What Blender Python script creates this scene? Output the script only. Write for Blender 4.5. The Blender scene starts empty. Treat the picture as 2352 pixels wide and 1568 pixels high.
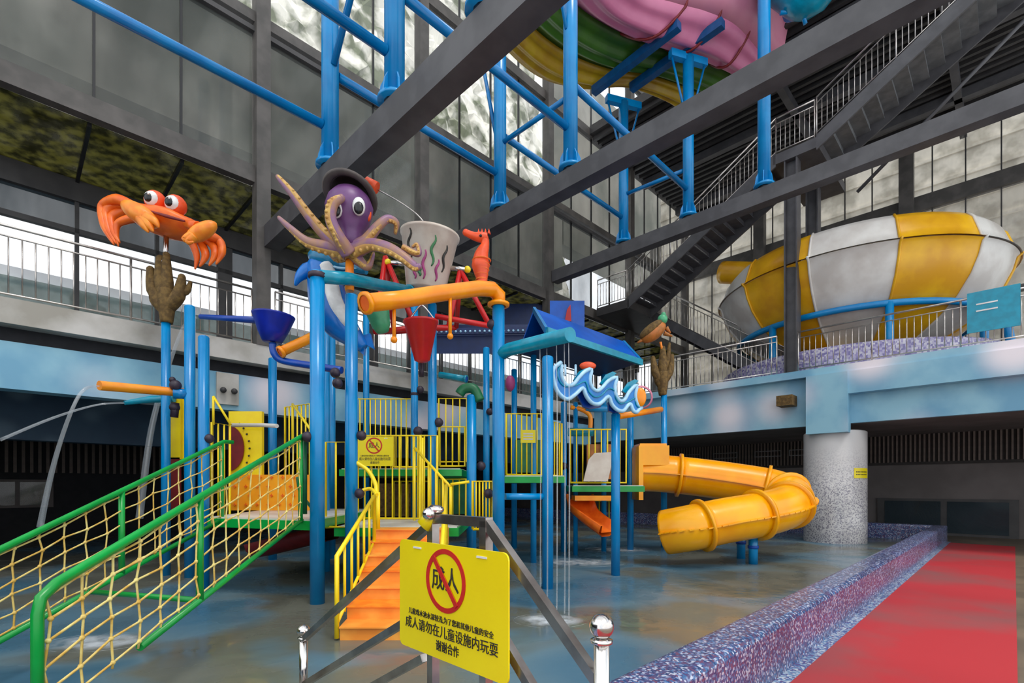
import bpy, bmesh, math, random
from mathutils import Vector, Matrix
random.seed(7)
C = bpy.context.scene.collection
sc = bpy.context.scene
S = math.sqrt(.5); F = 1153.0; CX = 1176.0; HY = 1117.0; H = 1.5

# ---------------- camera, sky, exposure ----------------
cam = bpy.data.objects.new('camera', bpy.data.cameras.new('camera')); C.objects.link(cam)
cam.location = (0, 0, H); cam.rotation_euler = (math.pi/2, 0, 0)
cam.data.sensor_width = 36; cam.data.lens = 36*F/2352; cam.data.shift_y = (HY-784)/2352
cam.data.clip_start = .05; cam.data.clip_end = 300
sc.camera = cam
sc.view_settings.view_transform = 'Standard'; sc.view_settings.look = 'None'
sc.view_settings.exposure = 0.7; sc.view_settings.gamma = 1; sc.view_settings.use_curve_mapping = False
w = bpy.data.worlds.new('world'); sc.world = w; w.use_nodes = True
nt = w.node_tree; bg = nt.nodes['Background']
tc = nt.nodes.new('ShaderNodeTexCoord'); nz = nt.nodes.new('ShaderNodeTexNoise'); nz.inputs['Scale'].default_value = 2.2
nz.inputs['Detail'].default_value = 5
cr = nt.nodes.new('ShaderNodeValToRGB'); cr.color_ramp.elements[0].color = (.66, .74, .84, 1); cr.color_ramp.elements[1].color = (1, .99, .96, 1)
cr.color_ramp.elements[0].position = .35; cr.color_ramp.elements[1].position = .65
nt.links.new(tc.outputs['Generated'], nz.inputs['Vector']); nt.links.new(nz.outputs['Fac'], cr.inputs['Fac']); nt.links.new(cr.outputs['Color'], bg.inputs['Color'])
bg.inputs['Strength'].default_value = 1.15
sun = bpy.data.objects.new('sun', bpy.data.lights.new('sun', 'SUN')); C.objects.link(sun)
sun.data.energy = 1.3; sun.data.angle = math.radians(14); sun.data.color = (1, .96, .9)
sun.rotation_euler = Vector((-.30, .42, -1)).to_track_quat('-Z', 'Y').to_euler(); sun.location = (0, 0, 30)

# ---------------- helpers ----------------
def W(a, b, z): return Vector((S*(a-b), S*(a+b), z))
def P(u, v, d): return Vector(((u-CX)/F*d, d, H+(HY-v)/F*d))
def PZ(u, d, z): return Vector(((u-CX)/F*d, d, z))
def HZ(u, v, z):
    d = (z-H)*F/(HY-v); return Vector(((u-CX)/F*d, d, z))

MATS = {}
def mat(name, col, rough=.5, metal=0, col2=None, scale=6, bump=0, spec=.5, detail=4, lo=.4, hi=.62, trans=0, stretch=None, emit=0):
    m = bpy.data.materials.new(name); m.use_nodes = True; t = m.node_tree; n = t.nodes; L = t.links
    p = n['Principled BSDF']; p.inputs['Base Color'].default_value = (*col, 1); p.inputs['Roughness'].default_value = rough
    p.inputs['Metallic'].default_value = metal; p.inputs['Specular IOR Level'].default_value = spec
    c = n.new('ShaderNodeTexCoord'); src = c.outputs['Object']
    if stretch:
        mp = n.new('ShaderNodeMapping'); mp.inputs['Scale'].default_value = stretch; L.new(src, mp.inputs['Vector']); src = mp.outputs[0]
    x = n.new('ShaderNodeTexNoise'); x.inputs['Scale'].default_value = scale; x.inputs['Detail'].default_value = detail; L.new(src, x.inputs['Vector'])
    if col2 is None: col2 = tuple(k*.78 for k in col)
    r = n.new('ShaderNodeValToRGB'); e = r.color_ramp.elements; e[0].position = lo; e[1].position = hi
    e[0].color = (*col2, 1); e[1].color = (*col, 1); L.new(x.outputs['Fac'], r.inputs['Fac']); L.new(r.outputs[0], p.inputs['Base Color'])
    if bump:
        b = n.new('ShaderNodeBump'); b.inputs['Strength'].default_value = bump; b.inputs['Distance'].default_value = .02
        L.new(x.outputs['Fac'], b.inputs['Height']); L.new(b.outputs[0], p.inputs['Normal'])
    MATS[name] = m; return m

def glass(name, dust, a_lo, a_hi, scale=.6, rough=.05, streak=True, spec=.5, translucent=False, tint=(1, 1, 1), d2=None):
    """dusty glass: clear pane (transparent + reflection) under a film of dirt"""
    m = bpy.data.materials.new(name); m.use_nodes = True; t = m.node_tree; n = t.nodes; L = t.links
    n.remove(n['Principled BSDF']); out = n['Material Output']
    tr = n.new('ShaderNodeBsdfTransparent'); tr.inputs[0].default_value = (*tint, 1)
    gl = n.new('ShaderNodeBsdfGlossy'); gl.inputs['Roughness'].default_value = rough
    fr = n.new('ShaderNodeLayerWeight'); fr.inputs['Blend'].default_value = .5
    pw = n.new('ShaderNodeMath'); pw.operation = 'POWER'; pw.inputs[1].default_value = 4; L.new(fr.outputs['Facing'], pw.inputs[0])
    ma = n.new('ShaderNodeMath'); ma.operation = 'MULTIPLY_ADD'; ma.inputs[1].default_value = .5; ma.inputs[2].default_value = .03; L.new(pw.outputs[0], ma.inputs[0])
    m1 = n.new('ShaderNodeMixShader'); L.new(ma.outputs[0], m1.inputs[0]); L.new(tr.outputs[0], m1.inputs[1]); L.new(gl.outputs[0], m1.inputs[2])
    c = n.new('ShaderNodeTexCoord'); mp = n.new('ShaderNodeMapping'); mp.inputs['Scale'].default_value = (1, 1, .35 if streak else 1)
    L.new(c.outputs['Object'], mp.inputs[0])
    x = n.new('ShaderNodeTexNoise'); x.inputs['Scale'].default_value = scale; x.inputs['Detail'].default_value = 7; x.inputs['Roughness'].default_value = .62
    L.new(mp.outputs[0], x.inputs['Vector'])
    r = n.new('ShaderNodeMapRange'); r.inputs[1].default_value = .3; r.inputs[2].default_value = .7; r.inputs[3].default_value = a_lo; r.inputs[4].default_value = a_hi
    L.new(x.outputs['Fac'], r.inputs[0])
    df = n.new('ShaderNodeBsdfTranslucent' if translucent else 'ShaderNodeBsdfDiffuse'); df.inputs[0].default_value = (*dust, 1)
    rr = n.new('ShaderNodeValToRGB'); rr.color_ramp.elements[0].color = (*(d2 or dust), 1); rr.color_ramp.elements[1].color = (*dust, 1)
    rr.color_ramp.elements[0].position = .42; rr.color_ramp.elements[1].position = .6
    x2 = n.new('ShaderNodeTexNoise'); x2.inputs['Scale'].default_value = scale*2.3; x2.inputs['Detail'].default_value = 6; L.new(c.outputs['Object'], x2.inputs['Vector'])
    L.new(x2.outputs['Fac'], rr.inputs[0]); L.new(rr.outputs[0], df.inputs[0])
    m2 = n.new('ShaderNodeMixShader'); L.new(r.outputs[0], m2.inputs[0]); L.new(m1.outputs[0], m2.inputs[1]); L.new(df.outputs[0], m2.inputs[2])
    L.new(m2.outputs[0], out.inputs[0]); MATS[name] = m; return m

class MB:
    def __init__(s): s.v = []; s.f = []; s.sm = []
    def add(s, vs, fs, smooth=False):
        o = len(s.v); s.v += [Vector(v) for v in vs]; s.f += [tuple(i+o for i in f) for f in fs]
        s.sm += ([smooth]*len(fs) if isinstance(smooth, bool) else smooth); return s
    def hexa(s, c):   # 8 corners: bottom 4 ccw, top 4
        return s.add(c, [(3, 2, 1, 0), (4, 5, 6, 7), (0, 1, 5, 4), (1, 2, 6, 5), (2, 3, 7, 6), (3, 0, 4, 7)])
    def ab(s, a0, a1, b0, b1, z0, z1):
        q = [(a0, b0), (a1, b0), (a1, b1), (a0, b1)]
        return s.hexa([W(a, b, z0) for a, b in q]+[W(a, b, z1) for a, b in q])
    def box(s, c, ax, ay, az):   # centre and half-axis vectors
        c, ax, ay, az = map(Vector, (c, ax, ay, az))
        q = [-ax-ay, ax-ay, ax+ay, -ax+ay]
        return s.hexa([c+k-az for k in q]+[c+k+az for k in q])
    def bar(s, p0, p1, w, h, up=(0, 0, 1)):   # rectangular bar p0->p1, width w sideways, height h
        p0, p1 = Vector(p0), Vector(p1); t = (p1-p0).normalized(); up = Vector(up); si = t.cross(up)
        if si.length < 1e-4: si = Vector((S, S, 0)).cross(t)
        si.normalize(); u = si.cross(t).normalized()
        return s.box((p0+p1)/2, (p1-p0)/2, si*w/2, u*h/2)
    def tube(s, pts, r, n=10, cap=True, spline=False, k=5):
        pts = [Vector(p) for p in pts]; rs = list(r) if isinstance(r, (list, tuple)) else [r]*len(pts)
        if spline and len(pts) > 2: pts, rs = smoothp(pts, rs, k)
        vs = []; N = len(pts); u = None
        for i, p in enumerate(pts):
            t = (pts[min(i+1, N-1)]-pts[max(i-1, 0)]); t = t.normalized() if t.length > 1e-9 else Vector((0, 0, 1))
            if u is None:
                u = t.cross(Vector((0, 0, 1)));
                if u.length < .05: u = t.cross(Vector((1, 0, 0)))
            u = (u-t*u.dot(t)).normalized(); w_ = t.cross(u)
            for j in range(n):
                g = 2*math.pi*j/n; vs.append(p+(u*math.cos(g)+w_*math.sin(g))*rs[i])
        fs = []; sm = []
        for i in range(N-1):
            for j in range(n):
                k2 = (j+1) % n; fs.append((i*n+j, i*n+k2, (i+1)*n+k2, (i+1)*n+j)); sm.append(True)
        if cap:
            fs.append(tuple(range(n-1, -1, -1))); fs.append(tuple((N-1)*n+j for j in range(n))); sm += [False, False]
        return s.add(vs, fs, sm)
    def lathe(s, c, prof, n=24, axis=(0, 0, 1), a0=0, a1=2*math.pi, capends=False):
        c = Vector(c); q = Vector((0, 0, 1)).rotation_difference(Vector(axis).normalized()).to_matrix()
        full = abs(a1-a0-2*math.pi) < 1e-6; m = n if full else n+1
        vs = []
        for r, z in prof:
            for j in range(m):
                g = a0+(a1-a0)*j/n; vs.append(c+q@Vector((r*math.cos(g), r*math.sin(g), z)))
        fs = []
        for i in range(len(prof)-1):
            for j in range(n):
                k2 = (j+1) % m; fs.append((i*m+j, i*m+k2, (i+1)*m+k2, (i+1)*m+j))
        return s.add(vs, fs, True)
    def ball(s, c, r, n=12, m=8, rot=None):
        c = Vector(c); r = Vector((r, r, r)) if not hasattr(r, '__len__') else Vector(r)
        R = rot.to_matrix() if rot else Matrix.Identity(3)
        vs = [c+R@Vector((0, 0, -r.z))]
        for i in range(1, m):
            g = -math.pi/2+math.pi*i/m
            for j in range(n):
                h = 2*math.pi*j/n; vs.append(c+R@Vector((r.x*math.cos(g)*math.cos(h), r.y*math.cos(g)*math.sin(h), r.z*math.sin(g))))
        vs.append(c+R@Vector((0, 0, r.z))); fs = []
        for j in range(n): fs.append((0, 1+(j+1) % n, 1+j))
        for i in range(m-2):
            for j in range(n):
                k2 = (j+1) % n; fs.append((1+i*n+j, 1+i*n+k2, 1+(i+1)*n+k2, 1+(i+1)*n+j))
        e = len(vs)-1; o = 1+(m-2)*n
        for j in range(n): fs.append((e, o+j, o+(j+1) % n))
        return s.add(vs, fs, True)
    def prism(s, poly, ext):      # planar polygon (3D points) extruded by vector
        poly = [Vector(p) for p in poly]; e = Vector(ext); n = len(poly)
        return s.add(poly+[p+e for p in poly], [tuple(range(n-1, -1, -1)), tuple(range(n, 2*n))]+[(i, (i+1) % n, n+(i+1) % n, n+i) for i in range(n)])
    def strip(s, A, B, ext):      # extruded ribbon between polylines A and B (same length)
        n = len(A); e = Vector(ext); A = [Vector(p) for p in A]; B = [Vector(p) for p in B]
        vs = A+B+[p+e for p in A]+[p+e for p in B]; fs = []
        for i in range(n-1):
            fs += [(i, i+1, n+i+1, n+i), (2*n+i, 3*n+i, 3*n+i+1, 2*n+i+1), (i, 2*n+i, 2*n+i+1, i+1), (n+i, n+i+1, 3*n+i+1, 3*n+i)]
        fs += [(0, n, 3*n, 2*n), (n-1, 3*n-1, 4*n-1, 2*n-1)]
        return s.add(vs, fs)
    def sweep(s, pts, sec, closed=True, thick=0, k=6, spline=True):   # sec: list of (side, up)
        if spline: pts, _ = smoothp([Vector(p) for p in pts], [0]*len(pts), k)
        N = len(pts); n = len(sec); vs = []
        for i, p in enumerate(pts):
            t = (pts[min(i+1, N-1)]-pts[max(i-1, 0)]).normalized(); si = t.cross(Vector((0, 0, 1))).normalized(); u = si.cross(t)
            for x, y in sec: vs.append(p+si*x+u*y)
        fs = []
        m = n if closed else n-1
        for i in range(N-1):
            for j in range(m):
                k2 = (j+1) % n; fs.append((i*n+j, (i+1)*n+j, (i+1)*n+k2, i*n+k2))
        return s.add(vs, fs, True)
    def build(s, name, material, parent=None, label=None, cat=None, group=None, kind=None, origin=None):
        me = bpy.data.meshes.new(name)
        if parent is None:
            xs = [v.x for v in s.v]; ys = [v.y for v in s.v]; zs = [v.z for v in s.v]
            o = Vector(((min(xs)+max(xs))/2, (min(ys)+max(ys))/2, min(zs))) if origin is None else Vector(origin); off = o; loc = o
        else:
            off = org(parent) if origin is None else Vector(origin); loc = Vector(off)-org(parent)
        me.from_pydata([v-off for v in s.v], [], s.f)
        me.polygons.foreach_set('use_smooth', s.sm)
        me.materials.append(MATS[material] if isinstance(material, str) else material)
        me.update(); ob = bpy.data.objects.new(name, me); ob.location = loc
        if parent: ob.parent = parent
        C.objects.link(ob); tag(ob, label, cat, group, kind); return ob
def org(o):
    v = Vector((0, 0, 0))
    while o: v += o.location; o = o.parent
    return v
def tag(o, label=None, cat=None, group=None, kind=None):
    for k, x in (('label', label), ('category', cat), ('group', group), ('kind', kind)):
        if x: o[k] = x
    return o
def thing(name, loc, label, cat, group=None, kind=None):
    o = bpy.data.objects.new(name, None); o.location = Vector(loc); o.empty_display_size = .2; C.objects.link(o); return tag(o, label, cat, group, kind)
def inst(name, me, loc, parent):
    o = bpy.data.objects.new(name, me); o.location = Vector(loc)-org(parent); o.parent = parent; C.objects.link(o); return o
def smoothp(pts, rs, k=5):
    N = len(pts); o = []; q = []
    for i in range(N-1):
        p0, p1, p2, p3 = pts[max(i-1, 0)], pts[i], pts[i+1], pts[min(i+2, N-1)]
        for j in range(k):
            t = j/k; o.append(.5*((2*p1)+(p2-p0)*t+(2*p0-5*p1+4*p2-p3)*t*t+(3*p1-p0-3*p2+p3)*t**3)); q.append(rs[i]*(1-t)+rs[i+1]*t)
    return o+[pts[-1]], q+[rs[-1]]
def cylmesh(name, r, h, m, n=6):
    b = MB().tube([(0, 0, 0), (0, 0, h)], r, n); me = bpy.data.meshes.new(name)
    me.from_pydata(b.v, [], b.f); me.polygons.foreach_set('use_smooth', b.sm); me.materials.append(MATS[m]); return me
def boxmesh(name, x, y, z, m, rot=True):
    b = MB()
    if rot: b.box((0, 0, z/2), Vector((S, S, 0))*x/2, Vector((-S, S, 0))*y/2, (0, 0, z/2))
    else: b.box((0, 0, z/2), (x/2, 0, 0), (0, y/2, 0), (0, 0, z/2))
    me = bpy.data.meshes.new(name); me.from_pydata(b.v, [], b.f); me.materials.append(MATS[m]); return me

def railing(name, label, cat, pts, h, sp, m, r=.011, rr=.024, post=None, gap=.16, foot=.08, group=None, parent=None, second=True, pr=None, pname='post', sub=None):
    pts = [Vector(p) for p in pts]
    root = parent if parent and not sub else (thing(name, pts[0], label, cat, group) if not parent else None)
    if sub:   # railing as a part of a thing: its top rail is the part, bars are sub-parts
        root = MB().tube([p+Vector((0, 0, h)) for p in pts], rr, 8).build(name, m, parent)
    else: MB().tube([p+Vector((0, 0, h)) for p in pts], rr, 8).build('handrail', m, root)
    top = h-gap if second else h
    if second: MB().tube([p+Vector((0, 0, top)) for p in pts], rr*.6, 6).build('upper_rail', m, root)
    MB().tube([p+Vector((0, 0, foot)) for p in pts], rr*.7, 6).build('lower_rail', m, root)
    bm_ = cylmesh('baluster', r, top-foot, m); pm = cylmesh(pname, pr or rr*.8, h, m, 8)
    for i in range(len(pts)-1):
        L = (pts[i+1]-pts[i]); Lh = Vector((L.x, L.y, 0)).length; n = max(1, round(Lh/sp)); np_ = max(1, round(Lh/post)) if post else 1
        step = max(1, round(n/np_))
        for j in range(n+1):
            if j == n and i < len(pts)-2: continue
            p = pts[i]+L*(j/n)
            if j % step == 0 or j == n: inst(pname, pm, p, root)
            else: inst('baluster', bm_, p+Vector((0, 0, foot)), root)
    return root
# ---------------- materials ----------------
mat('steel_dark', (.05, .047, .047), .55, .0, (.035, .033, .034), 3, .1)
mat('steel_grey', (.08, .078, .084), .5, .0, (.055, .053, .058), 2.5, .1)
mat('steel_warm', (.095, .085, .078), .55, 0, (.06, .055, .05), 2.5, .1)
mat('blue', (.0, .25, .58), .25, 0, (0, .2, .5), 2)
mat('blue_pipe', (.0, .21, .52), .25, 0, (0, .16, .44), 2)
mat('blue_deep', (.0, .07, .42), .35, 0, (.0, .04, .3), 2)
mat('blue_cradle', (.0, .08, .24), .4)
mat('blue_navy', (.004, .02, .1), .45)
mat('blue_bucket', (.0, .015, .33), .35)
mat('teal', (.0, .3, .45), .25)
mat('orange_pipe', (.93, .32, .0), .3, 0, (.85, .24, 0), 3)
mat('slide_yellow', (.95, .42, .0), .25, 0, (.88, .33, 0), 1.5)
mat('yellow', (.98, .74, .01), .35, 0, (.93, .66, .01), 4)
mat('yellow_sign', (.82, .68, .0), .35, 0, (.78, .62, 0), 2)
mat('green', (.0, .34, .05), .3, 0, (.0, .26, .035), 3)
mat('green_dark', (.01, .16, .06), .4)
mat('green_bucket', (.08, .42, .2), .35)
mat('rope', (.78, .66, .24), .8, 0, (.62, .38, .07), 9, .3)
mat('chrome', (.75, .73, .7), .16, 1, (.55, .5, .48), 5)
mat('stainless', (.62, .58, .54), .28, .9, (.45, .42, .4), 6)
mat('steel_tube', (.5, .46, .43), .28, .95, (.3, .25, .23), 5)
mat('rail_dark', (.26, .24, .23), .35, .7)
mat('orange', (.88, .17, .01), .4, 0, (.75, .11, .005), 5, .1)
mat('orange_light', (.93, .3, .02), .4, 0, (.85, .2, .01), 7, .1)
mat('orange_step', (.95, .4, .06), .45, 0, (.85, .27, .03), 3)
mat('panel_orange', (.95, .38, .0), .45, 0, (.9, .3, .0), 2)
mat('red', (.62, .012, .015), .35, 0, (.5, .01, .01), 3)
mat('red_dark', (.2, .008, .01), .5)
mat('red_orange', (.88, .09, .015), .4)
mat('pink', (.6, .18, .31), .35, 0, (.52, .14, .26), 1.2)
mat('pink_wall', (.68, .27, .36), .35, 0, (.6, .2, .3), 1.2)
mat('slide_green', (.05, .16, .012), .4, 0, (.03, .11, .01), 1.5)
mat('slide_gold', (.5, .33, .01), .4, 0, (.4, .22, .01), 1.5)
mat('bowl_gold', (.85, .46, .01), .3, 0, (.68, .32, .01), 1.2)
mat('bowl_white', (.72, .7, .66), .35, 0, (.55, .51, .47), 1.2)
mat('purple', (.16, .06, .19), .4, 0, (.11, .035, .14), 4)
mat('tentacle', (.24, .12, .22), .45, 0, (.34, .18, .11), 6, .1)
mat('belly', (.6, .38, .1), .5, 0, (.45, .23, .06), 8, .2)
mat('white', (.82, .82, .8), .4)
mat('black', (.006, .006, .008), .3)
mat('rubber', (.03, .018, .035), .5)
mat('hat', (.09, .075, .07), .7)
mat('coral', (.17, .1, .025), .8, 0, (.09, .05, .012), 14, .6)
mat('bucket_white', (.72, .64, .55), .35, 0, (.6, .5, .42), 3)
mat('magenta', (.4, .05, .2), .5)
mat('leafgreen', (.04, .2, .07), .5)
mat('dolphin_blue', (.0, .17, .6), .25, 0, (.0, .11, .42), 3)
mat('dolphin_teal', (.01, .22, .42), .25)
mat('wave_blue', (.0, .2, .6), .3)
mat('wave_light', (.42, .72, .95), .3)
mat('turtle_orange', (.5, .16, .03), .5, 0, (.35, .13, .02), 8)
mat('carpet', (.42, .028, .035), .6, 0, (.22, .075, .075), .45, .1, spec=.3, detail=6, lo=.33, hi=.52)
mat('deck_tile', (.2, .15, .1), .35, 0, (.13, .1, .07), 1.5)
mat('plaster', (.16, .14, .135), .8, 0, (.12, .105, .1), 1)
mat('plaster_shade', (.02, .02, .024), .9)  # near black: the shade under and in the left balcony is put into the colour
mat('ink', (.03, .025, .02), .6)
mat('sign_red', (.6, .015, .01), .5)
mat('slat', (.16, .12, .1), .6)
mat('slat_back', (.035, .03, .028), .8)
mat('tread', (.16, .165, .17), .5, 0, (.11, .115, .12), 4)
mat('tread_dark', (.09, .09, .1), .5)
mat('stone_out', (.85, .79, .68), .9, 0, (.5, .46, .38), 1.3, .6, detail=8, lo=.38, hi=.56)
mat('cliff', (.72, .7, .63), .9, 0, (.12, .14, .08), .55, .6, detail=9, lo=.42, hi=.56)
mat('facade', (.26, .25, .22), .9, 0, (.12, .13, .11), .35, .2, detail=6)
mat('facade_white', (.85, .87, .9), .8, 0, (.84, .86, .9))
mat('facade_green', (.22, .3, .28), .8)
mat('band_dirty', (.55, .53, .5), .7, 0, (.32, .3, .26), 1.1, 0, detail=7, lo=.35, hi=.6)
glass('glass_hall', (.13, .135, .12), .2, .62, .35, d2=(.07, .075, .068))
glass('glass_clear', (.25, .25, .23), .0, .28, .8, .35)
glass('glass_low', (.1, .14, .16), .0, .12, .5)
glass('glass_tint', (.035, .05, .06), .6, .85, .5)
glass('glass_bright', (.5, .47, .42), .0, .25, .5)
glass('glass_moss', (.2, .19, .06), .8, .96, 2.2, streak=False, translucent=True, d2=(.05, .05, .022))

def mural(name, base, base2, spot, scale, thr, dark=1):
    m = mat(name, base, .55, 0, base2, 1.0, 0); t = m.node_tree; n = t.nodes; L = t.links; p = n['Principled BSDF']
    old = p.inputs['Base Color'].links[0].from_socket
    c = n.new('ShaderNodeTexCoord'); v = n.new('ShaderNodeTexVoronoi'); v.inputs['Scale'].default_value = scale; v.feature = 'SMOOTH_F1'
    v.inputs['Smoothness'].default_value = .6; L.new(c.outputs['Object'], v.inputs['Vector'])
    r = n.new('ShaderNodeMapRange'); r.interpolation_type = 'SMOOTHERSTEP'; r.inputs[1].default_value = thr; r.inputs[2].default_value = .05; r.inputs[3].default_value = 0; r.inputs[4].default_value = 1
    L.new(v.outputs['Distance'], r.inputs[0])
    mx = n.new('ShaderNodeMix'); mx.data_type = 'RGBA'; L.new(r.outputs[0], mx.inputs[0]); L.new(old, mx.inputs[6]); mx.inputs[7].default_value = (*spot, 1)
    L.new(mx.outputs[2], p.inputs['Base Color'])
mural('mural', (.26, .5, .62), (.15, .36, .52), (.85, .78, .82), .62, .55)
mural('mural_shade', (.03, .09, .16), (.02, .06, .12), (.12, .2, .28), 1.1, .4)  # darker copy of the mural, shade beneath the balcony put into its colours

def mosaic(name, cols, scale, rough=.25):
    m = bpy.data.materials.new(name); m.use_nodes = True; t = m.node_tree; n = t.nodes; L = t.links; p = n['Principled BSDF']; p.inputs['Roughness'].default_value = rough
    c = n.new('ShaderNodeTexCoord'); mp = n.new('ShaderNodeMapping'); mp.inputs['Rotation'].default_value = (0, 0, -math.pi/4); L.new(c.outputs['Object'], mp.inputs[0])
    v = n.new('ShaderNodeTexVoronoi'); v.inputs['Scale'].default_value = scale; v.inputs['Randomness'].default_value = .55; v.distance = 'CHEBYCHEV'
    L.new(mp.outputs[0], v.inputs['Vector'])
    sx = n.new('ShaderNodeSeparateColor'); L.new(v.outputs['Color'], sx.inputs[0])
    r = n.new('ShaderNodeValToRGB'); r.color_ramp.interpolation = 'CONSTANT'; e = r.color_ramp.elements
    while len(e) < len(cols): e.new(.5)
    for i, k in enumerate(cols): e[i].position = i/len(cols); e[i].color = (*k, 1)
    L.new(sx.outputs[0], r.inputs[0])
    big = n.new('ShaderNodeTexNoise'); big.inputs['Scale'].default_value = 1.2; L.new(c.outputs['Object'], big.inputs['Vector'])
    hs = n.new('ShaderNodeHueSaturation'); mr = n.new('ShaderNodeMapRange'); mr.inputs[3].default_value = .45; mr.inputs[4].default_value = 1.2
    L.new(big.outputs['Fac'], mr.inputs[0]); L.new(mr.outputs[0], hs.inputs['Value']); L.new(r.outputs[0], hs.inputs['Color']); L.new(hs.outputs[0], p.inputs['Base Color'])
    MATS[name] = m
mosaic('mosaic', [(.025, .06, .18), (.06, .15, .34), (.09, .09, .22), (.2, .27, .46), (.09, .07, .18), (.16, .07, .14), (.5, .54, .68)], 60)
mosaic('mosaic_blue', [(.08, .14, .35), (.2, .32, .5), (.4, .5, .62), (.14, .1, .26), (.6, .65, .7)], 55)
mosaic('mosaic_lilac', [(.3, .26, .5), (.45, .42, .6), (.2, .18, .4), (.6, .58, .68)], 20)
mosaic('mosaic_white0', [(.62, .6, .6), (.5, .48, .5), (.7, .68, .66), (.25, .24, .28), (.66, .64, .64), (.4, .38, .42)], 42)

def pillarmat():
    m = MATS['mosaic_white0']; t = m.node_tree; n = t.nodes; L = t.links; p = n['Principled BSDF']; src = p.inputs['Base Color'].links[0].from_socket
    c = n.new('ShaderNodeTexCoord'); sp = n.new('ShaderNodeSeparateXYZ'); L.new(c.outputs['Object'], sp.inputs[0])
    r = n.new('ShaderNodeMapRange'); r.inputs[1].default_value = 1.4; r.inputs[2].default_value = 2.6; L.new(sp.outputs[2], r.inputs[0])
    mx = n.new('ShaderNodeMix'); mx.data_type = 'RGBA'; L.new(r.outputs[0], mx.inputs[0]); L.new(src, mx.inputs[6]); mx.inputs[7].default_value = (.58, .56, .55, 1); L.new(mx.outputs[2], p.inputs['Base Color'])
    MATS['mosaic_white'] = m
pillarmat()
def poolmat():
    m = bpy.data.materials.new('pool_paint'); m.use_nodes = True; t = m.node_tree; n = t.nodes; L = t.links; p = n['Principled BSDF']
    c = n.new('ShaderNodeTexCoord'); x = n.new('ShaderNodeTexNoise'); x.inputs['Scale'].default_value = .42; x.inputs['Detail'].default_value = 3; x.inputs['Roughness'].default_value = .4; x.inputs['Distortion'].default_value = .6
    L.new(c.outputs['Object'], x.inputs['Vector'])
    r = n.new('ShaderNodeValToRGB'); e = r.color_ramp.elements; e[0].position = .47; e[0].color = (.13, .135, .11, 1); e[1].position = .54; e[1].color = (.11, .185, .23, 1)
    e2 = e.new(.62); e2.color = (.06, .145, .215, 1)
    L.new(x.outputs['Fac'], r.inputs[0]); L.new(r.outputs[0], p.inputs['Base Color'])
    y = n.new('ShaderNodeTexNoise'); y.inputs['Scale'].default_value = .9; y.inputs['Detail'].default_value = 4; L.new(c.outputs['Object'], y.inputs['Vector'])
    rr = n.new('ShaderNodeMapRange'); rr.inputs[1].default_value = .4; rr.inputs[2].default_value = .6; rr.inputs[3].default_value = .1; rr.inputs[4].default_value = .38
    L.new(y.outputs['Fac'], rr.inputs[0]); L.new(rr.outputs[0], p.inputs['Roughness'])
    z = n.new('ShaderNodeTexNoise'); z.inputs['Scale'].default_value = 3.5; z.inputs['Detail'].default_value = 2; L.new(c.outputs['Object'], z.inputs['Vector'])
    b = n.new('ShaderNodeBump'); b.inputs['Strength'].default_value = .25; b.inputs['Distance'].default_value = .03; L.new(z.outputs['Fac'], b.inputs['Height']); L.new(b.outputs[0], p.inputs['Normal'])
    MATS['pool_paint'] = m
poolmat()
def watermat():
    m = bpy.data.materials.new('water_jet'); m.use_nodes = True; t = m.node_tree; n = t.nodes; L = t.links; n.remove(n['Principled BSDF'])
    tr = n.new('ShaderNodeBsdfTransparent'); df = n.new('ShaderNodeBsdfDiffuse'); df.inputs[0].default_value = (.8, .85, .9, 1)
    tl = n.new('ShaderNodeBsdfTranslucent'); tl.inputs[0].default_value = (.8, .85, .9, 1)
    gl = n.new('ShaderNodeBsdfGlossy'); gl.inputs['Roughness'].default_value = .15
    a = n.new('ShaderNodeMixShader'); a.inputs[0].default_value = .5; L.new(df.outputs[0], a.inputs[1]); L.new(tl.outputs[0], a.inputs[2])
    b = n.new('ShaderNodeMixShader'); b.inputs[0].default_value = .3; L.new(a.outputs[0], b.inputs[1]); L.new(gl.outputs[0], b.inputs[2])
    x = n.new('ShaderNodeMixShader'); x.inputs[0].default_value = .3; L.new(tr.outputs[0], x.inputs[1]); L.new(b.outputs[0], x.inputs[2])
    L.new(x.outputs[0], n['Material Output'].inputs[0]); MATS['water_jet'] = m
watermat()
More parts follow.
